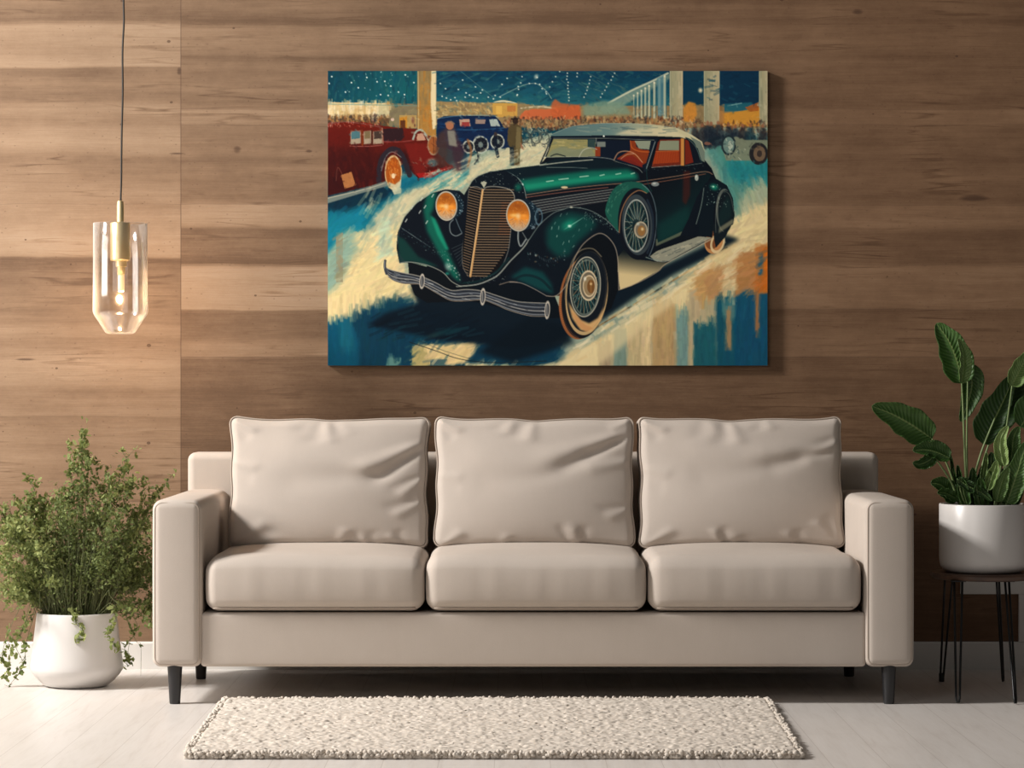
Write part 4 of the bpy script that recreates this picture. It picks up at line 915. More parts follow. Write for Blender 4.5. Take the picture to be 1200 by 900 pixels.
# ---- sofa
S = Th('sofa', (.063, .45, 0), 'beige upholstered three seat sofa with black tapered legs, against the wood wall', 'sofa')
AX = {'l': (-1.088, -.938), 'r': (1.067, 1.216)}
LEGTOP = .113
def rrect(x0, x1, z0, z1, y, r, n=6, rt=None):
    pts = []
    rs = [r, r, rt or r, rt or r]
    cs = [(x0+rs[0], z0+rs[0], math.pi), (x1-rs[1], z0+rs[1], 1.5*math.pi), (x1-rs[2], z1-rs[2], 0), (x0+rs[3], z1-rs[3], .5*math.pi)]
    for (cx, cz, a0), rr in zip(cs, rs):
        for k in range(n+1):
            a = a0+k/n*math.pi/2; pts.append((cx+rr*math.cos(a), y, cz+rr*math.sin(a)))
    # even spacing along straight runs
    out = []
    for i in range(len(pts)):
        p, q = np.array(pts[i]), np.array(pts[(i+1) % len(pts)]); L = np.linalg.norm(q-p); k = max(1, int(L/.02))
        for j in range(k): out.append(p+(q-p)*j/k)
    return np.array(out)
for sd in ('l', 'r'):
    a0, a1 = AX[sd]; zt = .615
    c = ((a0+a1)/2, .44, (LEGTOP+zt)/2); hh = ((a1-a0)/2, .44, (zt-LEGTOP)/2)
    def f(V, sd=sd, hh=hh):
        V = V.copy(); u = V[:, 0]/hh[0]; top = np.clip((V[:, 2]/hh[2]-.7)/.3, 0, 1)
        fr = np.clip((-V[:, 1]/hh[1]-.8)/.2, 0, 1)
        V[:, 2] += top*(.006*(1-u**2)); V[:, 1] -= fr*0.004*(1-u**2)
        V[:, 0] *= 1+.012*np.cos(V[:, 2]/hh[2]*1.5)
        return V
    V, F = rbox(c, hh, .026, (8, 16, 16), 5, f)
    A = S.part('arm', V, F, M['fabric'])
    S.part('piping', *tube(rrect(a0+.009, a1-.009, LEGTOP+.009, zt-.006, -.0005+.0055, .022), .0028, 8, True), M['piping'], parent=A)
V, F = rbox(((AX['l'][1]+AX['r'][0])/2, .45, (LEGTOP+.277)/2), ((AX['r'][0]-AX['l'][1])/2+.004, .437, (.277-LEGTOP)/2), .012, (20, 8, 6), 3)
S.part('base', V, F, M['fabric'])
V, F = rbox((.07, .83, (LEGTOP+.742)/2), (1.145, .07, (.742-LEGTOP)/2), .026, (24, 3, 10), 5)
S.part('backrest', V, F, M['fabric'])

def grooves(u, v, lst):
    """relief of folds: each fold runs (u0,v0)->(u1,v1) with a width and a height"""
    d = np.zeros_like(u)
    for u0, v0, u1, v1, w, hgt in lst:
        dx, dy = u1-u0, v1-v0; L = math.hypot(dx, dy)
        t = ((u-u0)*dx+(v-v0)*dy)/L/L; s_ = ((u-u0)*dy-(v-v0)*dx)/L
        tc = np.clip(t, 0, 1)
        r = np.hypot(u-u0-tc*dx, v-v0-tc*dy)
        env = np.exp(-((np.clip(np.abs(t-.5)-.32, 0, 9))/.2)**2)
        wl = w*(.55+.9*np.clip(t, 0, 1))
        d += .58*hgt*env*(np.exp(-(s_/wl)**2)-.75*np.exp(-((s_-1.9*wl)/(wl*1.3))**2))
    return d
# seat cushions
seat = [(P(239.5, 0, .01)[0], P(497.5, 0, .01)[0]), (P(498.5, 0, .01)[0], P(758, 0, .01)[0]), (P(759.5, 0, .01)[0], P(1010.5, 0, .01)[0])]
for i, (a0, a1) in enumerate(seat):
    hx = (a1-a0)/2; hh = (hx, .30, .083)
    sgn = [-1, 0, 1][i]
    def f(V, hx=hx, i=i):
        V = V.copy(); u = V[:, 0]/hx; v = V[:, 1]/.30; wz = V[:, 2]/.083
        top = np.clip(wz, 0, 1); fr = np.clip(-v, 0, 1)**4
        V[:, 2] += top*(.020*(1-np.abs(u)**3)*(1-.8*np.abs(v)**4)-.003)
        V[:, 1] -= fr*(.014*(1-wz**2)*(1-u**4)+.002)
        # corners draw in
        V[:, 0] *= 1-.022*fr*(np.abs(wz)**2)*np.abs(u)
        V[:, 2] -= .010*top*np.abs(u)**6*fr
        k = np.sin(u*19+i*2)*.5+np.sin(u*31+i)*.5
        V[:, 1] -= fr*.0012*k*(1-wz**2)
        V[:, 2] += .004*np.sin(u*3+i)*np.cos(v*3)*top
        return V
    V, F = rbox(((a0+a1)/2, .305, .281+.083), hh, .038, (26, 18, 6), 6, f)
    C = S.part('seat_cushion', V, F, M['fabric'])
    for zc, yo in ((-.083+.010, -.30+.010), (.083-.016, -.30+.008)):
        line = np.array([(x, yo, zc) for x in np.linspace(-hx+.022, hx-.022, 40)]); line = f(line)+np.array(((a0+a1)/2, .305-.0015, .281+.083))
        if zc < 0: S.part('piping', *tube(line, .0026, 8), M['piping'], parent=C)
# back cushions
folds = [
    [(-.02, 1.0, .02, .60, .06, .009), (-.16, 1, -.3, .74, .07, -.005), (.12, .98, .22, .72, .07, .004), (.98, .52, .42, .0, .075, -.020), (.55, .1, -.5, .02, .16, -.010), (.97, .05, .72, -.22, .05, .008), (.96, -.3, .66, -.52, .05, .007), (-.95, .92, -.72, .78, .05, .008),
     (.1, -1, .2, -.72, .05, .008), (.4, -1, .33, -.78, .04, .006), (.72, -.98, .6, -.8, .04, .006), (-.9, -.9, -.6, -.6, .06, .007), (-.99, .3, -.7, .2, .06, .006)],
    [(.0, 1.0, -.06, .62, .06, .009), (-.2, 1, -.26, .74, .05, .006), (.9, .66, .2, .15, .08, -.018), (.98, .3, .5, .2, .08, .008), (.2, .1, -.6, .0, .16, -.007), (-.95, .92, -.72, .78, .05, .008), (-.9, -.95, -.7, -.75, .05, .009),
     (.45, -1, .38, -.7, .035, .008), (.35, -1, .25, -.66, .035, -.005), (-.35, -1, -.25, -.8, .04, .006), (.97, -.4, .72, -.55, .05, .006), (-.99, .1, -.72, .05, .06, .005), (.93, .93, .75, .8, .05, .006)],
    [(-.1, 1.0, -.02, .58, .06, .009), (-.3, 1, -.22, .7, .07, .006), (.25, 1, .3, .8, .05, .006), (.86, .45, .2, .2, .09, -.015), (.98, .62, .6, .3, .06, .009), (.2, .2, -.5, .1, .17, -.007), (-.95, .92, -.72, .78, .05, .009),
     (-.2, -1, -.28, -.72, .035, .009), (-.1, -1, -.06, -.8, .04, .005), (.5, -1, .42, -.76, .04, .007), (.85, -.8, .7, -.6, .05, .007), (-.9, -.92, -.66, -.72, .05, .008), (-.98, .2, -.7, .1, .07, .006)]]
bc = [(266, 503.5), (507, 745.5), (747, 990.5)]
for i, (p0, p1) in enumerate(bc):
    yb = .50; a0 = P(p0, 0, yb)[0]; a1 = P(p1, 0, yb)[0]; hx = (a1-a0)/2; hz = .2165; hy = .075
    lean = math.radians(11)
    def f(V, hx=hx, i=i):
        V = V.copy(); u = np.clip(V[:, 0]/hx, -1, 1); v = np.clip(V[:, 2]/hz, -1, 1); q = np.clip(-V[:, 1]/hy, -1, 1)
        env = (1-np.abs(u)**4)*(1-np.abs(v)**4)
        belly = .052*(1-u**2)**.8*(1-v**2)**.7+.010
        front = np.clip(q*1.5-.2, 0, 1)
        rel_ = grooves(u, v, folds[i])
        # plumper towards the foot of the cushion
        V[:, 1] -= front*(belly*(1-.25*v)+rel_*(1-.85*np.clip(np.maximum(np.abs(u), np.abs(v))**14, 0, 1)))
        V[:, 1] += np.clip(-q, 0, 1)*.02*env
        V[:, 0] += -np.sign(u)*np.abs(u)**3*.010*(1-v**2)+np.sign(u)*np.abs(u)**3*.0025*np.sin(v*9+i*2)
        ztop = np.clip(v, 0, 1)**3; zbot = np.clip(-v, 0, 1)**3
        V[:, 2] -= ztop*(.010*(1-u**4)+.0022*np.sin(u*8+i)+.004*np.exp(-((u-folds[i][0][0])/.12)**2))
        V[:, 2] += zbot*(.006*(1-u**4)+.002*np.sin(u*11+i))
        ear = np.abs(u)**10*ztop; V[:, 2] += ear*.004
        c_, s_ = math.cos(lean), math.sin(lean); y, z = V[:, 1].copy(), V[:, 2].copy()
        z0 = z+hz
        V[:, 1] = y*c_+z0*s_; V[:, 2] = -y*s_*.35+z0*c_-hz
        return V
    cc = np.array(((a0+a1)/2, .548, .437+hz))
    V, F = rbox(cc, (hx, hy, hz), .032, (72, 3, 56), 6, f)
    C = S.part('back_cushion', V, F, M['fabric'])
    rr = rrect(-hx+.004, hx-.004, -hz+.004, hz-.004, -hy+.013, .028)
    S.part('piping', *tube(f(rr)+cc-np.array((0, .002, 0)), .0027, 8, True), M['piping'], parent=C)
def leg(x, y, r0, r1, h, tilt=(0, 0)):
    V, F = lathe((0, 0, 0), [(r1*.9, 0), (r1, .003), (r0, h-.001), (r0, h+.006)], 28)
    V = [(x+p[0]+tilt[0]*(1-p[2]/h), y+p[1]+tilt[1]*(1-p[2]/h), p[2]) for p in V]
    return V, F
for x, y in ((-1.022, .03), (1.142, .03), (-1.022, .70), (1.118, .78)):
    S.part('leg', *leg(x, y, .0225, .0165, LEGTOP), M['black'], sharp=40)

# ---- rug
rc = .015
RX0, RX1, RY0, RY1 = -.872, .778, -1.150, .018
Rg = Th('rug', ((RX0+RX1)/2, (RY0+RY1)/2, 0), 'cream shaggy pile rug lying on the pale floorboards in front of the sofa', 'rug')
nx, ny = 520, 370
gx = np.linspace(RX0, RX1, nx); gy = np.linspace(RY0, RY1, ny); GX, GY = np.meshgrid(gx, gy)
def vnoise(X, Y, s, seed):
    r = np.random.default_rng(seed); T_ = r.random((256, 256)); x = X/s; y = Y/s
    xi = np.floor(x).astype(int); yi = np.floor(y).astype(int); fx = x-xi; fy = y-yi; fx = fx*fx*(3-2*fx); fy = fy*fy*(3-2*fy)
    g = lambda a, b_: T_[a % 256, b_ % 256]
    return (g(xi, yi)*(1-fx)+g(xi+1, yi)*fx)*(1-fy)+(g(xi, yi+1)*(1-fx)+g(xi+1, yi+1)*fx)*fy
hN = .55*vnoise(GX+5, GY+5, .0145, 1)+.3*vnoise(GX+5, GY+5, .0085, 2)+.15*vnoise(GX+5, GY+5, .005, 3)+.25*vnoise(GX+5, GY+5, .05, 4)
edge = np.minimum(np.minimum(GX-RX0, RX1-GX), np.minimum(GY-RY0, RY1-GY)); ef = np.clip(edge/.016, 0, 1)**.5
H = .004+.016*ef+.010*(hN-.6)*np.clip(edge/.006, .3, 1)
ox = .008*(vnoise(GX+5, GY+5, .012, 7)-.5); oy = .008*(vnoise(GX+5, GY+5, .012, 8)-.5)
tp = (GY-RY0)/(RY1-RY0)
mid = (RX0+RX1)/2-.006
WX = mid+(GX-mid)*(.965+.032*tp)+ox; WY = GY+oy
Hm = np.maximum(H, .003)
V = np.stack([WX, WY, Hm], -1).reshape(-1, 3)
F = [(j*nx+i, j*nx+i+1, (j+1)*nx+i+1, (j+1)*nx+i) for j in range(ny-1) for i in range(nx-1)]
brd = [i for i in range(nx)]+[j*nx+nx-1 for j in range(1, ny)]+[(ny-1)*nx+i for i in range(nx-2, -1, -1)]+[j*nx for j in range(ny-2, 0, -1)]
nb = len(V); low = V[brd].copy(); low[:, 2] = .0005; V = np.concatenate([V, low])
for k in range(len(brd)): F.append((brd[k], nb+k, nb+(k+1) % len(brd), brd[(k+1) % len(brd)]))
mm, nt, b = mat('cream_wool_pile'); co = nt.nodes.new('ShaderNodeTexCoord').outputs['Object']
n1 = noise(nt, co, 70, 3); n2 = noise(nt, co, 260, 2)
lk(nt, ramp(nt, mth(nt, 'ADD', mth(nt, 'MULTIPLY', n1, .6), mth(nt, 'MULTIPLY', n2, .4)), [(.3, (.58, .51, .435)), (.65, (.72, .66, .59))]), b.inputs['Base Color']); b.inputs['Roughness'].default_value = .95; b.inputs['Specular IOR Level'].default_value = .05
o = Rg.part('pile', V, F, mm)
# looped tufts round the edge
tv = []
sph = []
for k in range(8):
    for l in range(5):
        sph.append((math.sin(math.pi*l/4)*math.cos(2*math.pi*k/8), math.sin(math.pi*l/4)*math.sin(2*math.pi*k/8), math.cos(math.pi*l/4)))
sph = np.array(sph); sf = [(k*5+l, ((k+1) % 8)*5+l, ((k+1) % 8)*5+l+1, k*5+l+1) for k in range(8) for l in range(4)]
def fx(x, y): t = (y-RY0)/(RY1-RY0); return mid+(x-mid)*(.965+.032*t)
for row in range(3):
    per = []
    n_ = 190
    for k in range(n_): per.append((RX0+(RX1-RX0)*(k+rng.random())/n_, RY0+rng.uniform(-.006, .010)))
    for k in range(n_): per.append((RX0+(RX1-RX0)*(k+rng.random())/n_, RY1+rng.uniform(-.010, .004)))
    for k in range(120): per.append((RX0+rng.uniform(-.005, .01), RY0+(RY1-RY0)*(k+rng.random())/120)); per.append((RX1+rng.uniform(-.01, .005), RY0+(RY1-RY0)*(k+rng.random())/120))
    for x, y in per:
        s_ = np.array([rng.uniform(.005, .009), rng.uniform(.004, .008), rng.uniform(.004, .007)]); a = rng.uniform(0, 3)
        q = sph*s_; q = np.stack([q[:, 0]*math.cos(a)-q[:, 1]*math.sin(a), q[:, 0]*math.sin(a)+q[:, 1]*math.cos(a), q[:, 2]], -1)
        tv.append((q+np.array((fx(x, y), y, s_[2]+.001+row*.0055)), sf))
V, F = merge(tv); t_ = Rg.part('edge_tufts', V, F, mm); t_['kind'] = 'stuff'

# ---- pendant lamp
PY = .62
pc = P(141, 0, PY)[0]; sc = FPX/(PY-CAMY)
zz = lambda y: CAMZ+(450-y)/sc
ztop = 2.62
L = Th('pendant_lamp', (pc, PY, ztop), 'clear glass pendant lamp with brass fitting hanging on a black cord at left', 'lamp')
L.o['label'] = 'clear glass pendant lamp with brass fitting, hanging on a thin black cord over the shrub'
L.part('ceiling_rose', *lathe((pc+.008, PY, ztop), [(.05, -.02), (.052, -.018), (.052, -.002), (.05, 0)], 40), M['brass'], sharp=40)
cp = [P(145.3, -60, PY), P(144.8, 0, PY), P(145.2, 26, PY), P(143.6, 60, PY), P(143.8, 110, PY), P(142.6, 160, PY), P(142.1, 210, PY), P(141.3, 237, PY)]
cp = [(pc+.008, PY, ztop-.01)]+cp
L.part('cord', *tube(crv(cp, 8), .0031, 8), M['cord'])
q = lambda r, y: (r/sc, zz(y))
L.part('stem', *lathe((pc, PY, 0), [q(3.0, 261), q(4.2, 260), q(4.2, 240), q(3.4, 236), q(2.0, 235)][::1], 28), M['brass'], sharp=40)
cap = L.part('lamp_holder', *lathe((pc-.3/sc, PY, 0), [q(10.6, 305.5), q(11.6, 304.5), q(11.6, 262), q(10.8, 261), q(4.2, 260.4)], 48), M['brass'], sharp=40)
L.part('socket', *lathe((pc+1/sc, PY, 0), [q(4.2, 322), q(4.6, 321.5), q(4.6, 313), q(6.4, 312.5), q(6.6, 305.5)], 32), M['brass'], sharp=40)
bl = L.part('bulb', *lathe((pc+1/sc, PY, 0), [q(2.4, 342), q(3.6, 341), q(3.8, 338), q(3.8, 323.5), q(3.4, 322)], 28), M['bulb'])
# glass: straight wall, eight-sided chamfer at the foot
seg = 64
def glassprof():
    o_ = [(31.5, 262), (31.5, 300), (31.8, 340), (32, 364), (31.4, 367.5), (30, 370), (24, 379), (19, 387), (17.5, 389.5), (15, 391), (8, 391.6), (0.3, 391.8)]
    th = 1.0
    i_ = [(max(r-th, .3), y-(1.2 if y > 372 else 0)) for r, y in o_]
    return [q(*p) for p in i_[::-1]]+[q(31.1, 261.6)]+[q(*p) for p in o_]
V, F = lathe((pc, PY, 0), glassprof(), seg)
g = L.part('glass_shade', V, F, M['glass'])

# ---- left plant: low round-bellied pot with an airy shrub
cxp, cyp = P(90, 0, .50)[0], .50
SH = Th('potted_shrub', (cxp, cyp, 0), 'airy fine-leaved green shrub in a low white pot, on the floor left of the sofa', 'potted plant')
s5 = FPX/(cyp-CAMY)
zr = CAMZ+(450-717)/s5
prf = [(.070, 0), (.092, .001), (.104, .006), (.120, .020), (.136, .037), (.1465, .053), (.1485, .063), (.1475, .075), (.143, .105), (.137, .15), (.131, .20), (.1275, zr-.006), (.1262, zr-.001), (.1245, zr), (.1225, zr-.001), (.1215, zr-.006), (.1225, zr-.04), (.10, zr-.045)]
SH.part('pot', *lathe((cxp, cyp, 0), prf, 96), M['ceramic'])
SH.part('soil', *lathe((cxp, cyp, 0), [(.1205, zr-.032), (.1205, zr-.022), (.10, zr-.018), (.06, zr-.014), (.01, zr-.012)], 48), M['soil'])
stems, lvs = [], []       # tubes / leaf frames
def leafs_at(p, n, spread, size, tone):
    for _ in range(n):
        d = rng.normal(0, 1, 3); d /= np.linalg.norm(d); d[2] = abs(d[2])*.5+.05 if rng.random() < .8 else d[2]
        lvs.append((np.array(p)+rng.normal(0, 1, 3)*spread, d/np.linalg.norm(d), size*rng.uniform(.65, 1.3), np.clip(tone+rng.normal(0, .17), 0, 1)))
def stay(p):
    p = np.array(p, float)
    if p[0] > -1.115 and p[2] < .66: p[0] = -1.115-abs(rng.normal(0, .008))
    if p[1] > .975: p[1] = .975-abs(rng.normal(0, .01))
    return p
def branch(root, tip, r, leafy, tone, sub=5, bend=.06, fr=.35, ls=.0075, sublen=.1):
    root, tip = np.array(root, float), np.array(tip, float)
    m1 = root*.6+tip*.4+rng.normal(0, bend*.5, 3); m1[2] += .04
    m1[:2] = root[:2]*.68+tip[:2]*.32+rng.normal(0, bend*.3, 2)
    pts = np.array([stay(p) if p[2] > zr+.03 else p for p in crv([root, m1, tip], 9)])
    stems.append((pts, np.linspace(r, r*.35, len(pts))))
    n = len(pts)
    for k in range(sub):
        i = int(n*rng.uniform(fr, .97)); p = pts[min(i, n-1)]
        d = (tip-root)/np.linalg.norm(tip-root)+rng.normal(0, .55, 3); d[2] = abs(d[2])*.8+.1; d /= np.linalg.norm(d)
        e = stay(p+d*rng.uniform(.35, 1.1)*sublen); mp = (p+e)/2+rng.normal(0, .008, 3)
        q_ = crv([p, stay(mp), e], 4); stems.append((q_, np.linspace(r*.5, r*.22, len(q_))))
        for pt in q_[2:]:
            if rng.random() < leafy: leafs_at(pt, 2, .006, ls, tone)
        leafs_at(e, 3, .007, ls, tone)
    for pt in pts[int(n*.45):]:
        if rng.random() < leafy*.8: leafs_at(pt, 2, .007, ls, tone)
    leafs_at(tip, 4, .008, ls, tone)
def rootpt(tx=None):
    a = rng.uniform(0, 2*math.pi); r_ = .095*math.sqrt(rng.random()); x = cxp+r_*math.cos(a)
    if tx is not None: x = cxp+np.clip((tx-cxp)*.42, -.09, .09)+rng.normal(0, .015)
    return (x, cyp+r_*math.sin(a)*.8, zr-.02)
# the sprays that stand clear of the mass
for px, py, dy, k in [(98, 508, .0, 14), (92, 530, .02, 12), (104, 545, -.02, 10), (148, 537, .05, 9), (143, 552, .02, 8), (156, 568, 0, 10), (37, 562, 0, 4), (46, 590, .02, 8), (34, 594, -.02, 8), (188, 572, .1, 7), (70, 580, 0, 6),
                      (118, 566, .02, 10), (130, 572, -.04, 12), (10, 592, 0, 12), (4, 604, .03, 14), (24, 600, -.03, 14), (84, 562, .03, 8), (172, 590, .05, 14)]:
    tip = P(px, py, cyp+dy); branch(rootpt(tip[0]), tip, .0017, .6, .62, k, .03, .62, .0078, .07)
# the mass
for i in range(78):
    a = rng.uniform(0, 2*math.pi); rr_ = math.sqrt(rng.random())
    px = 104+74*rr_*math.cos(a); py = 628+52*rr_*math.sin(a); dy = rng.uniform(-.17, .2)
    tip = P(px, py, cyp+dy)
    branch(rootpt(tip[0]), tip, .0013, .85, min(.9, .45+.2*(px < 60)), 7, .05, .40, .0052, .085)
for i in range(50):
    px = rng.uniform(-25, 55); py = rng.uniform(600, 715); tip = P(px, py, cyp+rng.uniform(-.15, .15))
    branch(rootpt(tip[0]), tip, .0012, .6, .75, 6, .05, .45, .0066, .07)
for i in range(34):
    px = rng.uniform(150, 200); py = rng.uniform(590, 735); tip = stay(P(px, py, cyp+rng.uniform(.02, .3)))
    branch(rootpt(tip[0]), tip, .0012, .6, .5, 5, .05, .45, .0062, .06)
# fine upright stems at the heart
for i in range(330):
    r_ = rootpt(); tip = (r_[0]+(r_[0]-cxp)*rng.uniform(.3, 1.3)+rng.normal(0, .02), r_[1]+(r_[1]-cyp)*.6+rng.normal(0, .02), zr+rng.uniform(.06, .26))
    pts = crv([r_, ((r_[0]*.6+tip[0]*.4), (r_[1]+tip[1])/2, (r_[2]+tip[2])/2), tip], 5); stems.append((pts, np.linspace(.0011, .0005, len(pts))))
    for pt in pts[3:]:
        if rng.random() < .8: leafs_at(pt, 1, .008, .0045, .45)
# trailing shoots
for chain, tn in [([(84, 716), (86, 722), (90, 732), (97, 738), (98, 748), (90, 752)], .8), ([(92, 716), (88, 724), (95, 736), (92, 746)], .8), ([(136, 716), (134, 724), (128, 738), (126, 744), (133, 754), (137, 762)], .7), ([(132, 714), (136, 728), (127, 740)], .75),
                  ([(140, 700), (148, 722), (156, 742), (152, 752), (150, 768), (154, 778)], .7), ([(146, 712), (160, 730), (158, 744), (146, 758), (150, 782)], .7), ([(150, 730), (160, 752), (165, 756), (165, 792)], .4),
                  ([(44, 700), (30, 728), (20, 752), (12, 766), (8, 790), (6, 794)], .75), ([(40, 690), (26, 740), (18, 756), (28, 778), (20, 784)], .75), ([(30, 700), (10, 740), (2, 770), (4, 778)], .75),
                  ([(44, 710), (34, 740), (30, 760), (29, 776), (20, 792), (10, 804)], .5), ([(38, 720), (16, 745), (4, 764), (-8, 774)], .75), ([(130, 700), (150, 716), (170, 722), (176, 735)], .55), ([(146, 690), (158, 710), (172, 716), (168, 728)], .6)]:
    dep = cyp-.135
    if chain[0][0] > 138 or chain[0][0] < 60: dep = cyp-.03
    off = lambda t: 0
    pts = []
    for k, (a, b_) in enumerate(chain):
        d_ = dep
        if 60 < chain[0][0] < 138: d_ = cyp-.112-.030*min(1, k/3)
        pts.append(stay(P(a, b_, d_)))
    # begins in the soil and leans over the rim
    st = np.array((cxp+(pts[0][0]-cxp)*.45, cyp+(pts[0][1]-cyp)*.6, zr-.02)); top = np.array((cxp+(pts[0][0]-cxp)*.9, cyp+(pts[0][1]-cyp)*.93, max(pts[0][2], zr)+.018))
    c_ = crv([st, top]+pts, 5); stems.append((c_, np.linspace(.0012, .0006, len(c_))))
    for pt in c_[9:]:
        if rng.random() < (.75 if tn > .45 else .12):
            leafs_at(pt+np.array((0, -.004, 0)), 2, .0045, .0088, tn)
# build
tubes = [tube(p, r, 4, cap=False) for p, r in stems]
V, F = merge(tubes); SH.part('stems', V, F, M['stem'])
base = np.array([(0, 0, 0), (.45, .34, .06), (1.0, .30, .02), (1.25, 0, -.06), (1.0, -.30, .02), (.45, -.34, .06), (.6, 0, -.02)])
bf = [(0, 6, 1), (1, 6, 2), (2, 6, 3), (3, 6, 4), (4, 6, 5), (5, 6, 0)]
Vs, Fs, tn_ = [], [], []
for p, d, s_, tone in lvs:
    a = np.cross(d, rng.normal(0, 1, 3)); a /= np.linalg.norm(a)+1e-9; b_ = np.cross(d, a)
    for ang in (-.9, 0, .9):
        dd = d*math.cos(ang)+a*math.sin(ang); aa = -d*math.sin(ang)+a*math.cos(ang)
        q_ = p+s_*(base[:, :1]*dd+base[:, 1:2]*aa*1.25+base[:, 2:]*b_)
        n_ = len(Vs)*7; Vs.append(q_); Fs += [(x+n_, y+n_, z+n_) for x, y, z in bf]; tn_ += [tone]*7
Vs = np.concatenate(Vs); Vs[:, 1] = np.minimum(Vs[:, 1], .985); print('leaflets', len(Vs)//7)
Vs[:, 0] = np.where((Vs[:, 0] > -1.095) & (Vs[:, 2] < .64) & (Vs[:, 1] > -.02), -1.095, Vs[:, 0])
fo = SH.part('foliage', Vs, Fs, M['small_leaf'], smooth=False)
ca = fo.data.color_attributes.new('tone', 'FLOAT_COLOR', 'POINT'); t4 = np.repeat(np.array(tn_, np.float32)[:, None], 4, 1); ca.data.foreach_set('color', t4.ravel())

# ---- side table
tx, ty = P(1152.5, 0, .34)[0], .34
TB = Th('side_table', (tx, ty, 0), 'small round dark wood side table on black hairpin legs, right of the sofa', 'side table')
tz = .377; R_t = .167
TB.part('table_top', *lathe((tx, ty, tz), [(R_t-.012, -.020), (R_t-.004, -.017), (R_t, -.010), (R_t, -.005), (R_t-.003, 0), (.01, 0)], 80), M['walnut'], sharp=30)
def hairpin(foot, top, spread):
    foot, top = np.array(foot, float), np.array(top, float); d = np.array(spread, float)
    f0 = foot+np.array((0, 0, .0045))
    a0 = top-d; a1 = top+d; e = d/np.linalg.norm(d)*.0052
    pts = [a0]+[a0+(f0-e-a0)*t for t in (.25, .5, .75, .97)]+[f0-e*.6-(0, 0, .0), f0+e*.6]+[a1+(f0+e-a1)*t for t in (.97, .75, .5, .25)]+[a1]
    return tube(pts, .0036, 8)
for fp, tp_, fy, tyo, sp in [((1103.5, 798), 1112, .62, .46, (.013, .004)), ((1122.5, 823), 1123, .03, .22, (.012, -.004)), ((1190, 825), 1180, .01, .22, (.008, .010)), ((1175.5, 799), 1169, .60, .46, (.006, .010))]:
    fx_ = P(fp[0], 0, fy)[0]
    tx_ = P(tp_, 0, tyo)[0]
    lg = TB.part('hairpin_leg', *hairpin((fx_, fy, 0), (tx_, tyo, tz-.018), (sp[0], sp[1], 0)), M['rod'])
    TB.part('mounting_plate', *rbox((tx_, tyo, tz-.0195), (.022, .014, .0022), .001, 1, 2), M['rod'], parent=lg)
    if fy == .62:
        TB.part('foot_cap', *lathe((fx_, fy, 0), [(.0085, 0), (.009, .001), (.009, .026), (.0075, .028)], 20), M['rod'], parent=lg)

# ---- right plant
B = Th('potted_plant', (tx, ty, tz), 'broad-leaved glossy green plant in a white cylindrical pot, on the small side table', 'potted plant')
s34 = FPX/(ty-CAMY); rp = 51.5/s34; zp = CAMZ+(450-590)/s34
hp = zp-tz
B.part('pot', *lathe((tx, ty, tz), [(rp-.034, 0.0005), (rp-.022, .003), (rp-.011, .010), (rp-.004, .020), (rp-.0008, .034), (rp, .05), (rp, hp-.003), (rp-.002, hp), (rp-.005, hp), (rp-.007, hp-.003), (rp-.007, hp-.03), (rp-.02, hp-.031)], 96), M['ceramic'])
B.part('soil', *lathe((tx, ty, tz), [(rp-.0075, hp-.030), (rp-.0075, hp-.018), (rp-.05, hp-.014), (.005, hp-.012)], 48), M['soil'])
def lf(mid, wl, wr, tone, fold=.25, face=(0, -1, 0), twist=0, parent=None, name='leaf', rip=0, droop=0):
    """blade: midrib polyline base->tip, half widths left and right of it, spread across the direction that faces `face`"""
    c = crv(mid, 9); n = len(c); fc = np.array(face, float); fc /= np.linalg.norm(fc)
    V, F, col = [], [], []
    K = 7
    for i, p in enumerate(c):
        t = i/(n-1); tg = c[min(i+1, n-1)]-c[max(i-1, 0)]; tg /= np.linalg.norm(tg)+1e-9
        side = np.cross(tg, fc); side /= np.linalg.norm(side)+1e-9; nrm = np.cross(side, tg)
        env = (math.sin(math.pi*min(1, t**.72))**.62)*(1-.18*t) if 0 < t < 1 else 0.02
        for k in range(-K, K+1):
            a = k/K; ww = wl if a < 0 else wr
            rp_ = 1+.05*math.sin(t*21+(3 if a < 0 else 0))*abs(a)
            off = side*a*ww*env*rp_
            dep = nrm*(fold*ww*env*abs(a)**1.2-.010*math.sin(abs(a)*3.0)*env+.0025*math.sin(t*26+a*2)*abs(a)*env)
            V.append(p+off-tg*abs(a)*0+dep-np.array((0, 0, 1))*droop*abs(a)**2*ww*env); col.append((tone+rng.uniform(-.015, .015), abs(a), t, 1))
    m_ = 2*K+1
    for i in range(n-1):
        for k in range(m_-1): F.append((i*m_+k, i*m_+k+1, (i+1)*m_+k+1, (i+1)*m_+k))
    V = np.array(V); V[:, 1] = np.minimum(V[:, 1], .985)
    o = B.part(name, V, F, M['big_leaf'], parent=parent)
    ca = o.data.color_attributes.new('tone', 'FLOAT_COLOR', 'POINT'); ca.data.foreach_set('color', np.array(col, np.float32).ravel())
    sd_ = o.modifiers.new('thickness', 'SOLIDIFY'); sd_.thickness = .0012
    return o
def stalk(pts, r0=.0042, r1=.0022, parent=None):
    c = crv(pts, 8); return B.part('stalk', *tube(c, np.linspace(r0, r1, len(c)), 8), M['stalk'], parent=parent)
def W(l, y0, y1=None):
    n = len(l); return [P(a, b_, y0+((y1 if y1 is not None else y0)-y0)*i/max(1, n-1)) for i, (a, b_) in enumerate(l)]
pxw = 1/s34
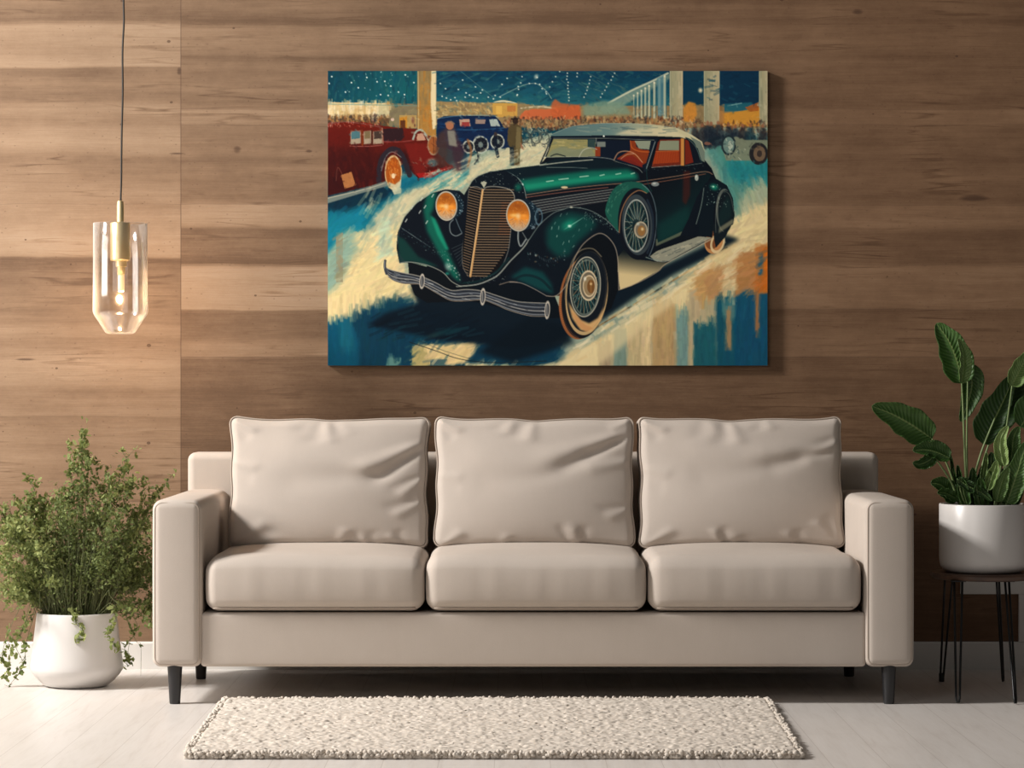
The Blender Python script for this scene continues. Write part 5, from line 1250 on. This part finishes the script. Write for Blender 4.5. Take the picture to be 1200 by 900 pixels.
# tall leaf
y = ty
o = lf(W([(1127, 449), (1122, 425), (1112, 400), (1097.5, 379)], y, y+.03), 20*pxw, 20*pxw, .42, .30); stalk(W([(1134, 596), (1131, 540), (1129, 490), (1127, 446)], y), .0045, .0025, o)
o2 = lf(W([(1127, 449), (1130, 430), (1129, 412), (1123, 397)], y-.02, y-.03), 9*pxw, 9*pxw, .66, .5, (.5, -1, 0)); stalk(W([(1127.5, 460), (1127, 448)], y-.01), .0024, .002, o2)
o = lf(W([(1134, 428), (1139, 448), (1135, 470), (1126, 494)], y+.03, y+.05), 15*pxw, 13*pxw, .30, .3); stalk(W([(1134, 590), (1133, 520), (1134, 450), (1134, 428)], y+.02, y+.03), .0035, .002, o)
# left leaf
o = lf(W([(1092, 514), (1070, 499), (1047, 486), (1022, 476)], y-.02, y-.06), 20*pxw, 21*pxw, .45, .22); stalk(W([(1128, 596), (1120, 572), (1108, 540), (1092, 514)], y, y-.02), .0045, .0024, o)
o = lf(W([(1084, 510), (1089, 506), (1093, 502)], y-.01), 6*pxw, 6*pxw, .40); stalk(W([(1092, 514), (1084, 510)], y-.01), .0018, .0015, o)
# small split leaf
o = lf(W([(1113, 537), (1098, 530), (1084, 527), (1070, 528)], y-.05, y-.07), 11*pxw, 13*pxw, .33, .45, (.1, -1, .4)); stalk(W([(1126, 596), (1116, 568), (1104, 548), (1094, 535)], y-.05), .0042, .0022, o)
o = lf(W([(1094, 535), (1088, 540), (1078, 544), (1070, 542)], y-.06, y-.08), 8*pxw, 8*pxw, .28, .4); stalk(W([(1098, 540), (1094, 535)], y-.055), .002, .0015, o)
# low dark leaf
o = lf(W([(1122, 586), (1112, 576), (1102, 568), (1091, 566)], y-.04, y-.06), 14*pxw, 13*pxw, .34, .3, (0, -1, .5)); stalk(W([(1128, 598), (1122, 586)], y-.04), .003, .002, o)
o = lf(W([(1124, 586), (1114, 580), (1106, 577), (1099, 578)], y-.06, y-.085), 7*pxw, 7*pxw, .38, .3, (0, -1, .6)); stalk(W([(1130, 599), (1124, 586)], y-.06), .003, .002, o)
# large dark leaf leaning right
o = lf(W([(1152, 520), (1163, 497), (1176, 470), (1190, 438)], y-.02, y+.02), 24*pxw, 13*pxw, .14, .28); stalk(W([(1139, 596), (1141, 565), (1150, 530), (1166, 490)], y-.02), .0045, .0026, o)
o = lf(W([(1166, 500), (1179, 478), (1190, 452), (1197, 420)], y+.05, y+.06), 16*pxw, 20*pxw, .10, .25); stalk(W([(1146, 596), (1150, 550), (1166, 500)], y+.05), .004, .0024, o)
# leaf at the right edge, and those past it
o = lf(W([(1186, 452), (1194, 436), (1202, 422), (1212, 408)], y-.03, y-.02), 12*pxw, 13*pxw, .72, .3); stalk(W([(1165, 596), (1174, 540), (1181, 490), (1186, 452)], y-.01, y-.03), .004, .0022, o)
o = lf(W([(1196, 500), (1212, 478), (1228, 462), (1250, 452)], y, y-.02), 22*pxw, 20*pxw, .40, .25); stalk(W([(1168, 596), (1180, 545), (1196, 500)], y), .0045, .0024, o)
o = lf(W([(1200, 545), (1220, 530), (1238, 522), (1256, 524)], y-.02, y-.04), 15*pxw, 14*pxw, .38, .3, (0, -1, .4)); stalk(W([(1170, 596), (1186, 565), (1200, 545)], y-.02), .004, .0022, o)
# pale leaf
o = lf(W([(1177, 546), (1173, 530), (1173, 514), (1181, 499)], y-.06, y-.07), 8*pxw, 9*pxw, .92, .35, (-.3, -1, 0)); stalk(W([(1172, 594), (1177, 570), (1177, 546)], y-.06), .003, .002, o)
o = lf(W([(1184, 545), (1186, 528), (1188, 512), (1194, 500)], y-.04, y-.05), 9*pxw, 11*pxw, .50, .3); stalk(W([(1174, 596), (1182, 570), (1184, 545)], y-.04), .003, .002, o)
# big leaf low right
o = lf(W([(1180, 590), (1188, 566), (1195, 545), (1204, 516)], y-.08, y-.10), 15*pxw, 15*pxw, .52, .35, (-.2, -1, .1)); stalk(W([(1176, 598), (1180, 588)], y-.075), .0035, .0024, o)
o = lf(W([(1168, 588), (1172, 572), (1176, 560), (1182, 548)], y-.09, y-.10), 8*pxw, 9*pxw, .60, .35); stalk(W([(1166, 598), (1168, 588)], y-.085), .003, .002, o)
# centre: narrow blades
o = lf(W([(1122, 561), (1136, 570), (1150, 577), (1163, 587)], y-.10, y-.115), 7*pxw, 8*pxw, .16, .3, (0, -1, .5)); stalk(W([(1134, 598), (1127, 580), (1122, 561)], y-.08, y-.10), .003, .002, o)
o = lf(W([(1158, 574), (1162, 560), (1166, 550), (1168, 540)], y-.08, y-.09), 7*pxw, 7*pxw, .80, .4, (-.4, -1, 0)); stalk(W([(1156, 598), (1158, 574)], y-.08), .003, .002, o)
for (a, b_, c2, d2, dy, w_, tn) in [(1150, 590, 1156, 530, -.04, 4, .75), (1144, 592, 1152, 545, .02, 6, .2), (1138, 594, 1140, 548, -.06, 6, .25), (1130, 594, 1122, 545, .03, 4, .25), (1126, 590, 1112, 528, .0, 2.2, .3), (1148, 592, 1160, 552, -.07, 6, .3),
                                    (1160, 594, 1162, 530, .03, 8, .15), (1134, 592, 1126, 560, -.09, 7, .3), (1156, 594, 1148, 560, -.09, 6, .4), (1142, 592, 1134, 560, .05, 8, .15), (1172, 594, 1178, 548, .04, 9, .2), (1188, 592, 1196, 560, -.03, 8, .3), (1150, 595, 1144, 568, -.1, 6, .3),
                                    (1182, 594, 1172, 562, -.05, 7, .35), (1166, 594, 1158, 566, .0, 8, .12)]:
    m_ = W([(a, b_), ((a*.6+c2*.4)-1, b_*.6+d2*.4), (a*.2+c2*.8, b_*.2+d2*.8), (c2, d2)], y+dy, y+dy*1.15)
    o = lf(m_, w_*pxw, w_*pxw, tn, .4, (rng.uniform(-.4, .4), -1, .1)); stalk([(m_[0][0]*.8+tx*.2, m_[0][1]*.9+ty*.1, zp-.02), m_[0]], .0028, .002, o)

# ---- light
def area(name, loc, tgt, sx, sy, e, col):
    l = bpy.data.lights.new(name, 'AREA'); l.shape = 'RECTANGLE'; l.size = sx; l.size_y = sy; l.energy = e; l.color = col
    o = bpy.data.objects.new(name, l); COL.objects.link(o); o.location = loc
    o.rotation_euler = (Vector(tgt)-Vector(loc)).to_track_quat('-Z', 'Y').to_euler(); return o
area('side_falloff_light', SIDP, (0, 1, 1.0), 1.3, 1.3, SIDE_, LC)  # added light, no window there; steepens the wall's falloff from the left
area('window_daylight', KEYP, (0, .5, .7), .85, .85, KEYE, LC)
area('front_fill_light', FILP, (-.2, .6, .8), 2.6, 2.4, FILE_, LC)  # added soft fill from the camera side, stands for no particular source
pl = bpy.data.lights.new('bulb_light', 'POINT'); pl.energy = BULB; pl.color = (1, .60, .30); pl.shadow_soft_size = .008
po = bpy.data.objects.new('bulb_light', pl); COL.objects.link(po); po.location = (pc+1/sc, PY, zz(347))
wd = bpy.data.worlds.new('World'); SC.world = wd; wd.use_nodes = True
bg = wd.node_tree.nodes['Background']; bg.inputs[0].default_value = (*LC, 1); bg.inputs[1].default_value = WLD

# ---- camera
cam = bpy.data.cameras.new('Camera'); co_ = bpy.data.objects.new('Camera', cam); COL.objects.link(co_)
cam.sensor_width = 36; cam.lens = 36*FPX/1200; co_.location = (0, CAMY, CAMZ); co_.rotation_euler = (math.pi/2, 0, 0)
cam.clip_end = 60
SC.camera = co_
vs = SC.view_settings; SC.display_settings.display_device = 'sRGB'; vs.view_transform = 'Standard'; vs.look = 'None'; vs.gamma = 1; vs.use_curve_mapping = False; vs.exposure = EXPO
